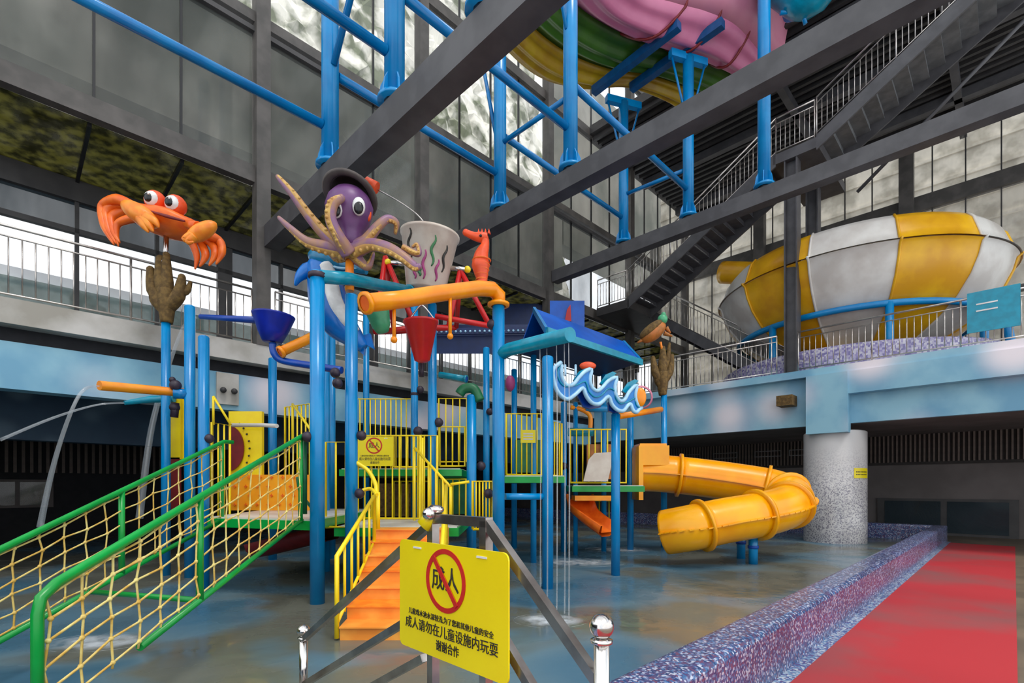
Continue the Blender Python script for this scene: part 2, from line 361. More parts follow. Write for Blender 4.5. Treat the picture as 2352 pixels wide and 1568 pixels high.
def foam_highlight_mat():  # foam whose white also stands for sky highlights on the wet floor
    m = bpy.data.materials.new('foam_highlight'); m.use_nodes = True; t = m.node_tree; n = t.nodes; L = t.links; p = n['Principled BSDF']
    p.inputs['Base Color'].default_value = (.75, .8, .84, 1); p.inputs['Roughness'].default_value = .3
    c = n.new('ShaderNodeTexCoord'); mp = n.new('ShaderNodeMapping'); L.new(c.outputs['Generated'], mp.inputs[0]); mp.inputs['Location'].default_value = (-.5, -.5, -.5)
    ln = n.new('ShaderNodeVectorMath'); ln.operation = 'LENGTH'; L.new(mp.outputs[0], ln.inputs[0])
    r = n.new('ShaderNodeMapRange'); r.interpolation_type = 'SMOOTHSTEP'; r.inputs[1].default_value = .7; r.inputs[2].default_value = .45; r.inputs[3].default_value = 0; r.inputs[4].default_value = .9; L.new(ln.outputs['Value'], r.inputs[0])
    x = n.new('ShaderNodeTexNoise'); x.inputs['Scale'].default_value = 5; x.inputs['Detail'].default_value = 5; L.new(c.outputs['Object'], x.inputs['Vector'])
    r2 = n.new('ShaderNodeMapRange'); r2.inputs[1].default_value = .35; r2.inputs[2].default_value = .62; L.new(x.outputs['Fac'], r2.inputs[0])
    ml = n.new('ShaderNodeMath'); ml.operation = 'MULTIPLY'; L.new(r.outputs[0], ml.inputs[0]); L.new(r2.outputs[0], ml.inputs[1]); L.new(ml.outputs[0], p.inputs['Alpha']); MATS['foam_highlight'] = m
foam_highlight_mat()

# ---------------- the setting ----------------
st = 'structure'
MB().ab(-6, 18, 1.6, 24, -.3, 0).build('floor', 'pool_paint', kind=st)
MB().ab(-6, 24, -8, 1.6, -.3, -.002).ab(18, 24, 1.6, 24, -.3, -.002).build('deck_floor', 'deck_tile', kind=st)
MB().ab(-4, 17.9, 1.2, 1.3, -.01, .012).build('gutter_strip', 'mosaic_blue', kind=st)
def kerb():
    pr = [(1.3, 0), (1.3, .39), (1.32, .42), (1.36, .43), (1.55, .43), (1.59, .415), (1.6, .38), (1.6, 0)]
    mb = MB(); mb.add([W(-4, b, z) for b, z in pr]+[W(18.3-(b-1.3)*1.0, b, z) for b, z in pr], [(i, i+1, 9+i, 8+i) for i in range(7)]+[tuple(range(7, -1, -1))])
    mb.add([W(18.3-(b-1.3), b, z) for b, z in pr]+[W(18.3-(b-1.3), 22, z) for b, z in pr], [(i, i+1, 9+i, 8+i) for i in range(7)])
    return mb
kerb().build('pool_kerb', 'mosaic', kind=st)
MB().ab(-4, 17.6, -.02, 1.2, 0, .015).build('carpet_runner', 'carpet', label='long red carpet runner beside the blue mosaic pool kerb', cat='carpet')

# right side: wall under the balcony with slats, window, vents
AW = 20.4
wr = MB().ab(AW, AW+.3, -8, 22, 0, 3.2).build('wall_right', 'plaster', kind=st)
MB().ab(AW-.06, AW-.001, -8, 20, 2.25, 3.2).build('slat_backing', 'slat_back', wr)
sm_ = boxmesh('slat', .07, .045, .9, 'slat')
for i in range(130): inst('slat', sm_, W(AW-.1, -2.5+i*.115, 2.28), wr)
MB().ab(AW-.14, AW-.06, -8, 20, 2.2, 2.28).build('slat_rail', 'slat_back', wr)
wi = MB().ab(AW-.1, AW, -.1, 3.2, -.0, 1.12).build('window_1', 'steel_dark', kind=st)
for b0, b1 in ((.1, 1.45), (1.6, 3.0)): MB().ab(AW-.12, AW-.1, b0, b1, .08, 1.04).build('pane', 'glass_tint', wi)
for i, b0 in enumerate((4.9, 6.1, 7.7, 9.2)):
    t = MB()
    for z0, z1, c0, c1 in ((2.62, 2.65, b0, b0+.95), (2.82, 2.85, b0, b0+.95), (2.62, 2.85, b0, b0+.03), (2.62, 2.85, b0+.92, b0+.95)): t.ab(AW-.17, AW-.14, c0, c1, z0, z1)
    t.build('vent_frame', 'rail_dark', wr)

# right balcony
br = MB().ab(15.6, 24.4, -8, 24, 3.15, 4.45).build('balcony_slab', 'plaster', kind=st)
MB().ab(15.45, 15.6, -8, 11.1, 3.15, 4.45).build('fascia', 'mural', br)
MB().ab(15.2, 15.6, -8, 11.1, 4.45, 4.65).build('coping', 'mural', br)
MB().ab(15.15, 15.45, -8, 3.0, 3.88, 4.45).build('fascia', 'mural', br)
MB().ab(15.1, 15.45, 3.0, 3.95, 2.9, 4.45).build('pilaster', 'mural', br)
MB().ab(15.18, 15.45, -8, 3.0, 4.2, 4.23).build('ledge', 'mural', br)
# pillar
pc = PZ(1917, 13.75, 0); pc.z = 0
pl = MB().lathe(pc, [(.74, 0), (.74, 2.95), (.70, 2.98), (0, 2.98)], 40).build('pillar', 'mosaic_white', kind=st, label='round white mosaic pillar under the blue balcony')
q = MB()
for i in range(8):
    g0 = math.radians(-88+i*5.0); g1 = math.radians(-83+i*5.0)
    q.hexa([pc+Vector((math.cos(g)*r, math.sin(g)*r, z)) for z in (1.72, 1.98) for r, g in ((.742, g0), (.742, g1), (.752, g1), (.752, g0))])
q.build('notice', 'yellow_sign', pl, label='yellow notice strip')
q = MB()
for i in range(9):
    for row in (1.88, 1.81):
        g0 = math.radians(-84+i*3.4); q.hexa([pc+Vector((math.cos(g)*r, math.sin(g)*r, z)) for z in (row-.014, row+.014) for r, g in ((.751, g0), (.751, g0+.035), (.755, g0+.035), (.755, g0))])
q.build('notice_text', 'ink', pl)

# left balcony
bl = MB().ab(-8, 24, 11.5, 24, 3.75, 4.45).build('balcony_slab', 'plaster_shade', kind=st)
MB().ab(-8, 15.6, 11.1, 11.5, 4.05, 4.45).build('coping', 'band_dirty', bl)
MB().ab(-8, 15.45, 11.25, 11.6, 3.05, 3.8).build('fascia', 'mural', bl)
MB().ab(-8, 15.45, 11.4, 11.5, 3.8, 4.05).build('recess', 'plaster_shade', bl)
MB().ab(-8, 18, 15, 15.4, 2.5, 3.75).build('inner_beam', 'mural_shade', bl)
wl = MB().ab(-8, 24, 20, 20.3, 0, 3.75).build('wall_left', 'plaster_shade', kind=st)
MB().ab(-6.3, -6, 1.6, 24, 0, 3.75).build('wall_near', 'plaster_shade', kind=st)
for i in range(70): inst('slat', sm_, W(-5+i*.17, 19.9, 1.9), wl)
wj = MB().ab(-.6, .9, 19.9, 20, .9, 1.7).build('window_2', 'plaster', kind=st)
MB().ab(-.5, .1, 19.88, 19.9, .97, 1.63).build('pane', 'glass_low', wj); MB().ab(.2, .8, 19.88, 19.9, .97, 1.63).build('pane', 'glass_low', wj)

# hall glass wall (left) : columns, transoms, panes
cols = [-.4, 3.75, 7.8, 12.96, 18.1, 23]
def hcol(a, b, z0, z1, m='steel_warm', w=.28, label=None, parent=None, name='column'):
    t = .035; mb = MB().ab(a-w/2, a+w/2, b-w/2, b-w/2+t, z0, z1).ab(a-w/2, a+w/2, b+w/2-t, b+w/2, z0, z1).ab(a-t/2, a+t/2, b-w/2+t, b+w/2-t, z0, z1)
    return mb.build(name, m, parent, label=label, cat='column' if label else None)
nm = ['grey steel column at the left edge of the glass wall', 'tall grey steel column left of the purple octopus, carrying the lowest beam end', 'tall grey steel column standing behind the tipping bucket',
      'grey steel column behind the tall blue posts, at the left end of the third beam', 'grey steel column of the glass wall left of the staircase', 'farthest grey steel column of the glass wall']
for i, a in enumerate(cols):
    MB().ab(a-.14, a+.14, 11.08, 11.36, 4.45, 20).build('column', 'steel_warm', label=nm[i], cat='column')
gw = thing('window_3', W(8, 11.4, 4.45), None, None, kind=st)
for z0, z1, m in ((7.85, 8.2, 'steel_warm'), (11.2, 11.42, 'steel_warm'), (11.0, 11.1, 'steel_dark'), (14.6, 14.9, 'steel_warm'), (18.2, 18.5, 'steel_warm')):
    for i in range(len(cols)-1):
        MB().ab(cols[i]+.14, cols[i+1]-.14, 11.2, 11.4, z0, z1).build('transom', m, gw)
for i in range(len(cols)-1):
    n = 3 if cols[i+1]-cols[i] < 4.6 else 4; s_ = (cols[i+1]-cols[i]-.28)/n
    for z0, z1 in ((8.2, 11.0), (11.42, 14.6), (14.9, 18.2)):
        for j in range(n):
            a0 = cols[i]+.14+j*s_
            MB().ab(a0+.02, a0+s_-.02, 11.3, 11.32, z0, z1).build('pane', 'glass_clear' if z0 > 11.2 or a0 > 15.3 else 'glass_hall', gw)
            if j: MB().ab(a0-.02, a0+.02, 11.28, 11.34, z0, z1).build('mullion', 'black', gw)
# mossy lean-to glass roof over the left balcony
lr = thing('window_4', W(4, 12.5, 7.9), None, None, kind=st)
for i in range(len(cols)-1):
    n = 3 if cols[i+1]-cols[i] < 4.6 else 4; s_ = (cols[i+1]-cols[i])/n
    for j in range(n):
        a0 = cols[i]+j*s_
        MB().ab(a0+.03, a0+s_-.03, 11.42, 13.7, 7.84, 7.86).build('pane', 'glass_moss', lr)
        MB().ab(a0-.03, a0+.03, 11.42, 13.7, 7.78, 7.86).build('glazing_bar', 'black', lr)
MB().ab(-8, 23, 13.7, 13.95, 7.4, 8.0).build('eaves_beam', 'steel_dark', lr)
# lower glazed wall
lw = thing('window_5', W(4, 13.9, 4.45), None, None, kind=st)
for i in range(len(cols)-1):
    n = 3 if cols[i+1]-cols[i] < 4.6 else 4; s_ = (cols[i+1]-cols[i])/n
    for j in range(n):
        a0 = cols[i]+j*s_
        MB().ab(a0+.04, a0+s_-.04, 13.8, 13.82, 6.85, 7.4).build('pane', 'glass_tint', lw)
        MB().ab(a0+.04, a0+s_-.04, 13.8, 13.82, 4.6, 6.75).build('pane', 'glass_low', lw)
        wd = .16 if j == 0 else .035
        MB().ab(a0-wd, a0+wd, 13.74, 13.88, 4.45, 7.4).build('mullion', 'steel_dark', lw)
MB().ab(-8, 23, 13.74, 13.88, 6.75, 6.85).build('transom', 'steel_dark', lw)
MB().ab(-8, 23, 13.7, 13.9, 4.45, 4.6).build('transom', 'steel_dark', lw)

# right glass wall
AR = 24.5; CZ = 14.5
rw = thing('window_6', W(AR, 4, 4.45), None, None, kind=st)
MB().ab(AR-.15, AR+.15, -8, 15.3, 11.95, 12.5).build('transom', 'steel_warm', rw)
MB().ab(AR-.15, AR+.15, -8, 15.3, 8.2, 8.4).build('transom', 'steel_warm', rw)
for i in range(23):
    b = -6.2+i*.93
    for z0, z1 in ((4.5, 8.2), (8.4, 11.95), (12.5, 14.5)): MB().ab(AR-.01, AR+.01, b+.02, b+.91, z0, z1).build('pane', 'glass_bright', rw)
    MB().ab(AR-.03, AR+.03, b-.02, b+.02, 4.5, 14.5).build('mullion', 'steel_dark', rw)
for b, l in ((-2.2, 'right'), (2.9, 'middle'), (8.2, 'left'), (13.4, 'far left')):
    MB().ab(AR-.5, AR-.15, b-.22, b+.22, 4.45, 14.5).build('column', 'steel_warm', rw)

# upper floor over the right balcony: dark ribbed underside
ce = MB().ab(15.3, 24.6, -8, 11.2, CZ+.15, CZ+.45).build('ceiling', 'steel_dark', kind=st)
for i in range(27): MB().ab(15.5+i*.33, 15.62+i*.33, -8, 11.2, CZ, CZ+.15).build('rib', 'steel_dark', ce)
for a in (16, 19, 22): MB().ab(a, a+.25, -8, 11.2, CZ-.3, CZ).build('joist', 'steel_grey', ce)
for b in (-3, 1.2, 5.2): MB().ab(15.3, 24.6, b, b+.2, CZ-.3, CZ).build('joist', 'steel_grey', ce)

# hall roof above the frame, added to dim the interior: broad strips, open gaps
rf = MB().ab(-6.2, 24.6, 11.3, 11.6, 20.3, 20.9).build('roof', 'steel_dark', kind=st)
for i in range(17): MB().ab(-6+i*1.8, -6+i*1.8+.9, -8, 11.3, 20.5, 20.6).build('dimming_roof_strip', 'facade_white', rf)
# outside
MB().ab(21.5, 38, 17.5, 18.5, 14.8, 25).build('neighbour_tower', 'facade', label='dark tall building outside behind the far end of the glass wall', cat='building')
MB().ab(-12, 21.4, 17.5, 18.5, 12.3, 16.2).build('neighbour_facade', 'facade', label='dark grey concrete building outside, behind the left glass wall', cat='building')
MB().ab(-12, 26, 15.6, 16.2, 6.1, 6.35).build('parapet', 'facade_white', label='white coping outside the lower left windows', cat='wall')
MB().ab(-12, 26, 15.5, 16.3, 4.3, 6.1).build('plinth', 'facade_green', label='grey green low wall beneath the white coping outside', cat='wall')
def rough_sheet(f, nu, nv, amp, name, m, **k):
    vs = [f(i/nu, j/nv)+Vector((random.uniform(-amp, amp), random.uniform(-amp, amp), random.uniform(-amp, amp))) for j in range(nv+1) for i in range(nu+1)]
    fs = [(j*(nu+1)+i, j*(nu+1)+i+1, (j+1)*(nu+1)+i+1, (j+1)*(nu+1)+i) for j in range(nv) for i in range(nu)]
    back = [v+Vector((1.5, 1.5, 0)) for v in vs]; n = len(vs)
    fs += [tuple(n+q for q in reversed(f_)) for f_ in fs]
    MB().add(vs+back, fs).build(name, m, **k)
rough_sheet(lambda u, v: W(-14+u*46, 26+v*6, 13.5+v*28), 60, 30, .45, 'rock_slope', 'cliff', label='pale mottled rock slope outside above the dark building', cat='rock')
so = MB().ab(AR+3.5, AR+4.3, -10, 15.2, 2, 22).build('stone_wall', 'stone_out', label='cream stone retaining wall outside the right windows', cat='wall')
for k in range(14):
    MB().ab(AR+3.42, AR+3.5, -10, 15.2, 6.0+k*1.05, 6.12+k*1.05).build('course', 'stone_out', so)
# ---------------- main beams ----------------
BE = [(3.75, 6.95, .45, .32, 'lowest and nearest grey steel beam, running up from behind the octopus to the top edge'),
      (7.8, 7.8, .38, .32, 'middle grey steel beam crossing under the pink slide'),
      (12.96, 8.8, .38, .3, 'rearmost long grey steel beam crossing in front of the dark staircase')]
for A, zt, h, wd, lb in BE:
    b1 = 11.06
    mb = MB().ab(A, A+wd, -6, b1, zt-h, zt)
    root = mb.build('steel_beam', 'steel_grey', label=lb, cat='beam')
# ---------------- blue support tower posts on beams ----------------
GB = [8.35, 6.3, 4.35]
TP = [(0, 0, 12.5, 'blue slide post left of centre on the nearest beam, above the octopus hat'), (0, 1, 13, 'thick blue slide post on the nearest beam, second from the octopus'),
      (0, 2, 12, 'blue slide post cut by the top edge on the nearest beam'), (1, 0, 13.2, 'left blue slide post on the middle beam'), (1, 1, 13.4, 'right blue slide post on the middle beam'),
      (2, 0, 13.1, 'left blue slide post on the rear beam, under the yellow slide lane'), (2, 1, 13.2, 'middle blue slide post on the rear beam, with a wide T head'), (2, 2, 17, 'right blue slide post on the rear beam, crossing the stair railing')]
tb = {}
for bi, gi, zt, lb in TP:
    A, zb = BE[bi][0]+.16, BE[bi][1]; b = GB[gi]; o = W(A, b, zb)
    r = thing('support_post', o, lb, 'post', 'blue slide posts standing on the grey beams'); tb[(bi, gi)] = r
    MB().tube([o+Vector((0, 0, .1)), W(A, b, zt)], .145, 18).build('shaft', 'blue', r)
    MB().lathe(o+Vector((0, 0, .06)), [(0, 0), (.24, 0), (.24, .05), (.15, .06)], 20).build('base_flange', 'blue', r)
    for g in range(6):
        q = math.radians(g*60); di = Vector((math.cos(q), math.sin(q), 0)); sd = Vector((-math.sin(q), math.cos(q), 0))*.012
        MB().prism([o+di*.13+sd+Vector((0, 0, .11)), o+di*.23+sd+Vector((0, 0, .11)), o+di*.2+sd+Vector((0, 0, .3)), o+di*.14+sd+Vector((0, 0, .42))], -2*sd).build('gusset', 'blue', r)
    MB().tube([o, o+Vector((0, 0, .06))], .15, 12).build('saddle', 'black', r)
def brace(p0, p1, lb, r=.075, m='blue_pipe'):
    MB().tube([p0, p1], r, 12).build('brace_pipe', m, label=lb, cat='pipe')
a1, a2, a3 = [x[0]+.16 for x in BE]
br_ = [((-2, GB[0], 7.68), (a1-.145, GB[0], 7.68), 'long blue pipe running down from the top left corner to the first post'),
 ((a1+.145, GB[0], 8.65), (a2-.145, GB[0], 8.65), 'blue pipe behind the nearest beam joining the first post to the middle beam post'),
 ((a2+.145, GB[0], 9.6), (a3-.145, GB[0], 9.6), 'blue pipe from the left middle beam post down to the left rear beam post'),
 ((-1, GB[1], 7.68), (a1-.145, GB[1], 7.68), 'blue pipe from the top edge into the thick second post'),
 ((a1+.145, GB[1], 8.65), (a2-.145, GB[1], 8.65), 'blue pipe from the thick second post to the right middle beam post'),
 ((a2+.145, GB[1], 9.6), (a3-.145, GB[1], 9.6), 'blue pipe from the right middle beam post down to the T headed post'),
 ((a1, GB[0]-.14, 8.7), (a1, GB[1]+.14, 10.9), 'short dark blue diagonal between the two left posts'),
 ((a2, GB[0]-.14, 9.35), (a2, GB[1]+.14, 9.35), 'thin blue crosspiece between the two middle beam posts'),
 ((a3, GB[0]-.14, 10.3), (a3, GB[1]+.14, 10.2), 'thin blue crosspiece between the left and middle rear posts'),
 ((a1, GB[1]-.14, 9.1), (a1, GB[2]+.14, 8.0), 'dark blue diagonal beside the post cut by the top edge')]
for i, (p, q, lb) in enumerate(br_): brace(W(*p), W(*q), lb, .075 if i < 6 else .055)
def arm(p0, p1, r, parent): MB().tube([p0, p1], r, 8).build('strut', 'blue_pipe', parent)
arm(W(a2, GB[0]+.13, 9.6), W(a2, GB[0]+.7, 12), .045, tb[(1, 0)])
arm(W(a2-.13, GB[1], 10.6), W(a2-.7, GB[1], 12.3), .035, tb[(1, 1)])
for k in ((2, 0), (2, 1)):
    b = GB[k[1]]; zt = 13.1 if k[1] == 0 else 13.2
    hd = Vector((.55, .17, 0)); hc = W(a3, b, zt); MB().bar(hc-hd, hc+hd, .16, .2).build('head_beam', 'blue', tb[k])
    arm(hc-hd*.9-Vector((0, 0, .1)), hc-hd*.2-Vector((0, 0, 1.5)), .03, tb[k]); arm(hc+hd*.9-Vector((0, 0, .1)), hc+hd*.2-Vector((0, 0, 1.5)), .03, tb[k])
    MB().bar(*((W(12.35, 8.9, 13.32), W(12.2, 6.1, 13.4)) if k[1] == 0 else (W(13.15, 8.1, 13.42), W(13.0, 5.3, 13.45))), .2, .22).build('cradle_beam', 'blue_cradle', tb[k])

# ---------------- big open slide overhead (3 lanes) ----------------
rows = [[(1090, 20), (1150, -40), (1235, -110), (1400, -110)], [(1160, 112), (1221, 58), (1313, 0), (1480, -20)], [(1238, 177), (1306, 122), (1400, 62), (1555, 8)],
        [(1323, 200), (1400, 158), (1490, 100), (1622, 26)], [(1430, 192), (1493, 172), (1578, 124), (1690, 58)], [(1540, 238), (1605, 214), (1680, 163), (1745, 119)], [(1590, 285), (1655, 255), (1718, 205), (1775, 155)]]
ZS = 13.75
R3 = [[HZ(u, v, ZS) for u, v in r] for r in rows]
ed = [smoothp([r[k] for r in R3], [0]*7, 7)[0] for k in range(4)]
sl = thing('open_slide', R3[3][1], 'wide overhead water slide with pink, green and yellow lanes seen from beneath', 'slide')
def lane(k, m, name, bulge, ribs):
    A, B = ed[k], ed[k+1]; n = 20; vs = []
    for i in range(len(A)):
        for j in range(n+1):
            t = j/n; z = -bulge*math.sin(math.pi*t)+.045*math.sin(ribs*2*math.pi*t); vs.append(A[i].lerp(B[i], t)+Vector((0, 0, z)))
    N = len(A); fs = [(i*(n+1)+j, (i+1)*(n+1)+j, (i+1)*(n+1)+j+1, i*(n+1)+j+1) for i in range(N-1) for j in range(n)]
    o = len(vs); vs += [v+Vector((0, 0, .06)) for v in vs]; fs2 = fs+[tuple(o+q for q in reversed(f)) for f in fs]
    fs2 += [(i*(n+1), o+i*(n+1), o+(i+1)*(n+1), (i+1)*(n+1)) for i in range(N-1)]+[(i*(n+1)+n, (i+1)*(n+1)+n, o+(i+1)*(n+1)+n, o+i*(n+1)+n) for i in range(N-1)]
    return MB().add(vs, fs2, True).build(name, m, sl, label=name.replace('_', ' '))
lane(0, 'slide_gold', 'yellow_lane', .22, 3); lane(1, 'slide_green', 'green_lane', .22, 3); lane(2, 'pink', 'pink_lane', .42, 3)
A = ed[3]; out = [a+Vector((.25, -.35, .85)) for a in A]; vs = []
for a, o in zip(A, out): vs += [a, a.lerp(o, .5)+Vector((.06, -.1, -.08)), o, o+Vector((.14, -.2, .02)), o+Vector((.14, -.2, .08)), o+Vector((-.05, .05, .05)), a+Vector((-.05, .05, .06))]
fs = [(i*7+j, i*7+(j+1) % 7, (i+1)*7+(j+1) % 7, (i+1)*7+j) for i in range(len(A)-1) for j in range(7)]
MB().add(vs, fs, True).build('side_wall', 'pink_wall', sl, label='pale pink outer wall')
for i in (16, 24, 31):
    A0, B0 = ed[2][i], ed[3][i]; pts = [A0.lerp(B0, t/10)+Vector((0, 0, -.46*math.sin(math.pi*t/10)-.02)) for t in range(11)]+[out[i]]
    MB().tube(pts, .035, 6).build('joint_flange', 'red_dark', sl, label='dark joint rib')
# teal tube slide at the top edge
tt = [P(1785, -75, 12.8), P(1835, -38, 12.5), P(1862, -30, 12.3), P(1890, -90, 12.0)]
r = thing('tube_slide', tt[1], 'teal tube slide partly cut off by the top edge, right of the pink slide', 'slide')
MB().tube(tt, .62, 24, spline=True).build('tube', 'teal', r)
MB().tube([tt[1]+Vector((-.04, 0, 0)), tt[1]+Vector((.04, .0, 0))], .72, 24).build('joint_flange', 'blue', r)
MB().tube([P(1792, 30, 12.6), P(1880, 20, 12.5)], .05, 8).build('bracket', 'blue', r); MB().tube([P(1835, 0, 12.5), P(1850, 55, 12.6)], .05, 8).build('bracket', 'blue', r)

# ---------------- steel stairs at right ----------------
A0 = 15.5; WS = 1.5
def stairs(name, label, a, b0, z0, b1, z1, n, w=WS, m='steel_dark', tm='tread'):
    r = thing(name, W(a, b0, z0), label, 'stairs')
    for aa in (a, a+w): MB().hexa([W(aa, b0, z0-.34), W(aa+.05, b0, z0-.34), W(aa+.05, b0, z0+.06), W(aa, b0, z0+.06), W(aa, b1, z1-.34), W(aa+.05, b1, z1-.34), W(aa+.05, b1, z1+.06), W(aa, b1, z1+.06)]).build('stringer', 'steel_grey', r)
    for i in range(n):
        t = (i+.5)/n; b = b0+(b1-b0)*t; z = z0+(z1-z0)*(i+1)/n-.1; db = abs(b1-b0)/n
        MB().ab(a+.05, a+w, b-db*.55, b+db*.55, z-.04, z).ab(a+.05, a+w, b+db*.5, b+db*.55, z-(abs(z1-z0)/n)*.8, z).build('tread', tm, r)
    return r
b0, z0, b1, z1 = 9.7, 8.15, 4.83, 11.0
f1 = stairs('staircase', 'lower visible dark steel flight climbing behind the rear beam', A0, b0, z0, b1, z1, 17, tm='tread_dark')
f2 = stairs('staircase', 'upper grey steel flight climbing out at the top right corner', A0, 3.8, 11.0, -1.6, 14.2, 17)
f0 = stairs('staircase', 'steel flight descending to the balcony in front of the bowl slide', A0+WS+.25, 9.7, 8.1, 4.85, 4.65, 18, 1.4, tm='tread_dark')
l2 = MB().ab(A0, A0+WS*2, 3.75, 4.9, 10.72, 11.0).build('landing', 'steel_grey', label='upper stair landing carried by two steel columns', cat='landing')
l1 = MB().ab(A0, A0+2*WS+.3, 9.65, 11.03, 7.85, 8.15).build('landing', 'steel_dark', label='lower stair landing beside the dark corner of the glass wall', cat='landing')
def rl(lb, pts, **k): return railing('railing', lb, 'railing', pts, 1.05, .125, 'stainless', post=1.6, **k)
rl('steel railing of the lower dark flight', [W(A0+.03, b0, z0), W(A0+.03, b1, z1)])
rl('steel railing on the upper stair landing', [W(A0+.03, 4.83, 11.0), W(A0+.03, 3.85, 11.0)])
rl('steel railing of the upper flight at the top right', [W(A0+.03, 3.8, 11.05), W(A0+.03, -1.4, 14.1)])
rl('steel railing on the lower landing against the white light', [W(A0+.03, 11.0, 8.15), W(A0+.03, 9.75, 8.15)])
rl('steel railing of the flight down to the balcony', [W(A0+WS+.28, 9.7, 8.1), W(A0+WS+.28, 4.85, 4.65)])
# thin diagonal rod below the upper flight
MB().tube([W(A0+WS+.3, 3.2, 10.0), W(A0+WS+.3, -1.6, 13.9)], .05, 8).build('tie_rod', 'steel_grey', label='thin steel rod running below the upper flight', cat='rod')
c1 = hcol(15.7, 4.45, 4.65, 10.72, 'steel_grey', .34, 'front steel column standing on the balcony edge beside the bowl slide')
MB().ab(14.98, 15.42, 4.25, 4.65, 3.72, 4.0).build('bracket', 'coral', label='rusty steel bracket on the blue fascia below the front column', cat='bracket')
c2 = hcol(17.6, 4.4, 4.65, 10.72, 'steel_grey', .34, 'rear steel column of the pair beside the bowl slide')
MB().bar(W(15.9, 4.45, 7.6), W(17.5, 4.4, 6.6), .12, .14).build('brace', 'steel_grey', label='diagonal brace between the two steel columns', cat='brace')
# bright end window behind the lower landing
railing('railing', 'steel balcony railing on the right, in front of the bowl slide', 'railing', [W(15.35, 11.0, 4.65), W(15.35, 4.75, 4.65)], 1.1, .14, 'stainless', post=1.7)
railing('railing', 'steel balcony railing right of the two columns', 'railing', [W(15.35, 4.2, 4.65), W(15.35, -2.2, 4.65)], 1.1, .14, 'stainless', post=1.7)
railing('railing', 'long steel railing on the left balcony behind the crab', 'railing', [W(-2.5, 11.2, 4.45), W(3.55, 11.2, 4.45)], 1.15, .155, 'stainless', post=1.9)
railing('railing', 'steel railing of the left balcony behind the play tower', 'railing', [W(3.95, 11.0, 4.45), W(15.2, 11.0, 4.45)], 1.15, .155, 'stainless', post=1.9)
MB().ab(15.28, 15.31, -.1, .75, 4.95, 5.85).build('signboard', 'teal', label='blue board hung on the balcony railing at the right edge', cat='sign')
sb = [o for o in C.objects if o.name.startswith('signboard')][0]
for z in (5.55, 5.4): MB().ab(15.27, 15.28, .25, .6, z, z+.03).build('lettering', 'white', sb)
# wires from the left glass: none

# ---------------- bowl slide ----------------
BC = Vector((11.1, 16.5, 0))
bs = thing('bowl_slide', BC+Vector((0, 0, 4.65)), 'large round bowl slide with yellow and white segments on the right balcony', 'slide')
lowp = [(3.95, 7.78), (3.88, 7.72), (3.8, 7.4), (3.62, 7.0), (3.3, 6.55), (2.85, 6.15), (2.2, 5.75), (1.5, 5.45), (.8, 5.25)]
upp = [(4.0, 7.8), (3.86, 7.84), (3.78, 8.1), (3.66, 8.45), (3.5, 8.62)]
for i in range(12):
    g0 = math.radians(222+i*30); g1 = g0+math.radians(30); m = 'bowl_gold' if i in (1, 5, 7, 9, 11) or i == 3 else 'bowl_white'
    lb = 'yellow bowl segment' if m == 'bowl_gold' else 'white bowl segment'
    inn = [(rr-.05, zz) for rr, zz in reversed(lowp)]
    MB().lathe(BC, lowp+inn, 8, a0=g0, a1=g1).build('lower_segment', m, bs, label=lb)
    MB().lathe(BC, upp+[(rr-.05, zz) for rr, zz in reversed(upp)], 8, a0=g0, a1=g1).build('upper_segment', m, bs, label=lb)
    pts = [BC+Vector((math.cos(g0)*(rr+.02), math.sin(g0)*(rr+.02), zz)) for rr, zz in upp[::-1]+lowp]
    MB().tube(pts, .035, 6).build('seam', 'bowl_gold' if m == 'bowl_gold' else 'bowl_white', bs)
MB().tube([BC+Vector((math.cos(g)*3.32, math.sin(g)*3.32, 6.38)) for g in [2*math.pi*k/48 for k in range(49)]], .09, 10, cap=False).build('support_ring', 'blue', bs)
for k in range(7):
    g = math.radians(200+k*51.4); p = BC+Vector((math.cos(g)*3.32, math.sin(g)*3.32, 0)); MB().tube([p+Vector((0, 0, 4.45)), p+Vector((0, 0, 6.4))], .1, 12).build('leg', 'blue', bs)
p = BC+Vector((math.cos(5.05)*3.32, math.sin(5.05)*3.32, 0))
MB().tube([p+Vector((0, 0, 6.38)), p+Vector((.5, -.3, 6.2)), p+Vector((.75, -.4, 4.9))], .1, 12, spline=True).build('leg', 'blue', bs)
MB().tube([PZ(1660, 19, 9.6), PZ(1740, 18, 9.1), PZ(1800, 17.2, 8.5)], .4, 16, spline=True).build('inlet_tube', 'bowl_gold', bs)
MB().tube([BC+Vector((0, 0, 5.4)), BC+Vector((-1, -1.2, 5.1)), BC+Vector((-2.6, -1.3, 4.95))], .45, 16, spline=True).build('outlet_tube', 'bowl_gold', bs)
MB().lathe(BC, [(3.55, 4.45), (3.55, 5.25), (3.6, 5.3), (3.8, 5.3), (3.85, 5.25), (3.85, 4.45)], 48).build('basin_wall', 'mosaic_lilac', label='lilac mosaic basin wall beneath the bowl slide', cat='basin')

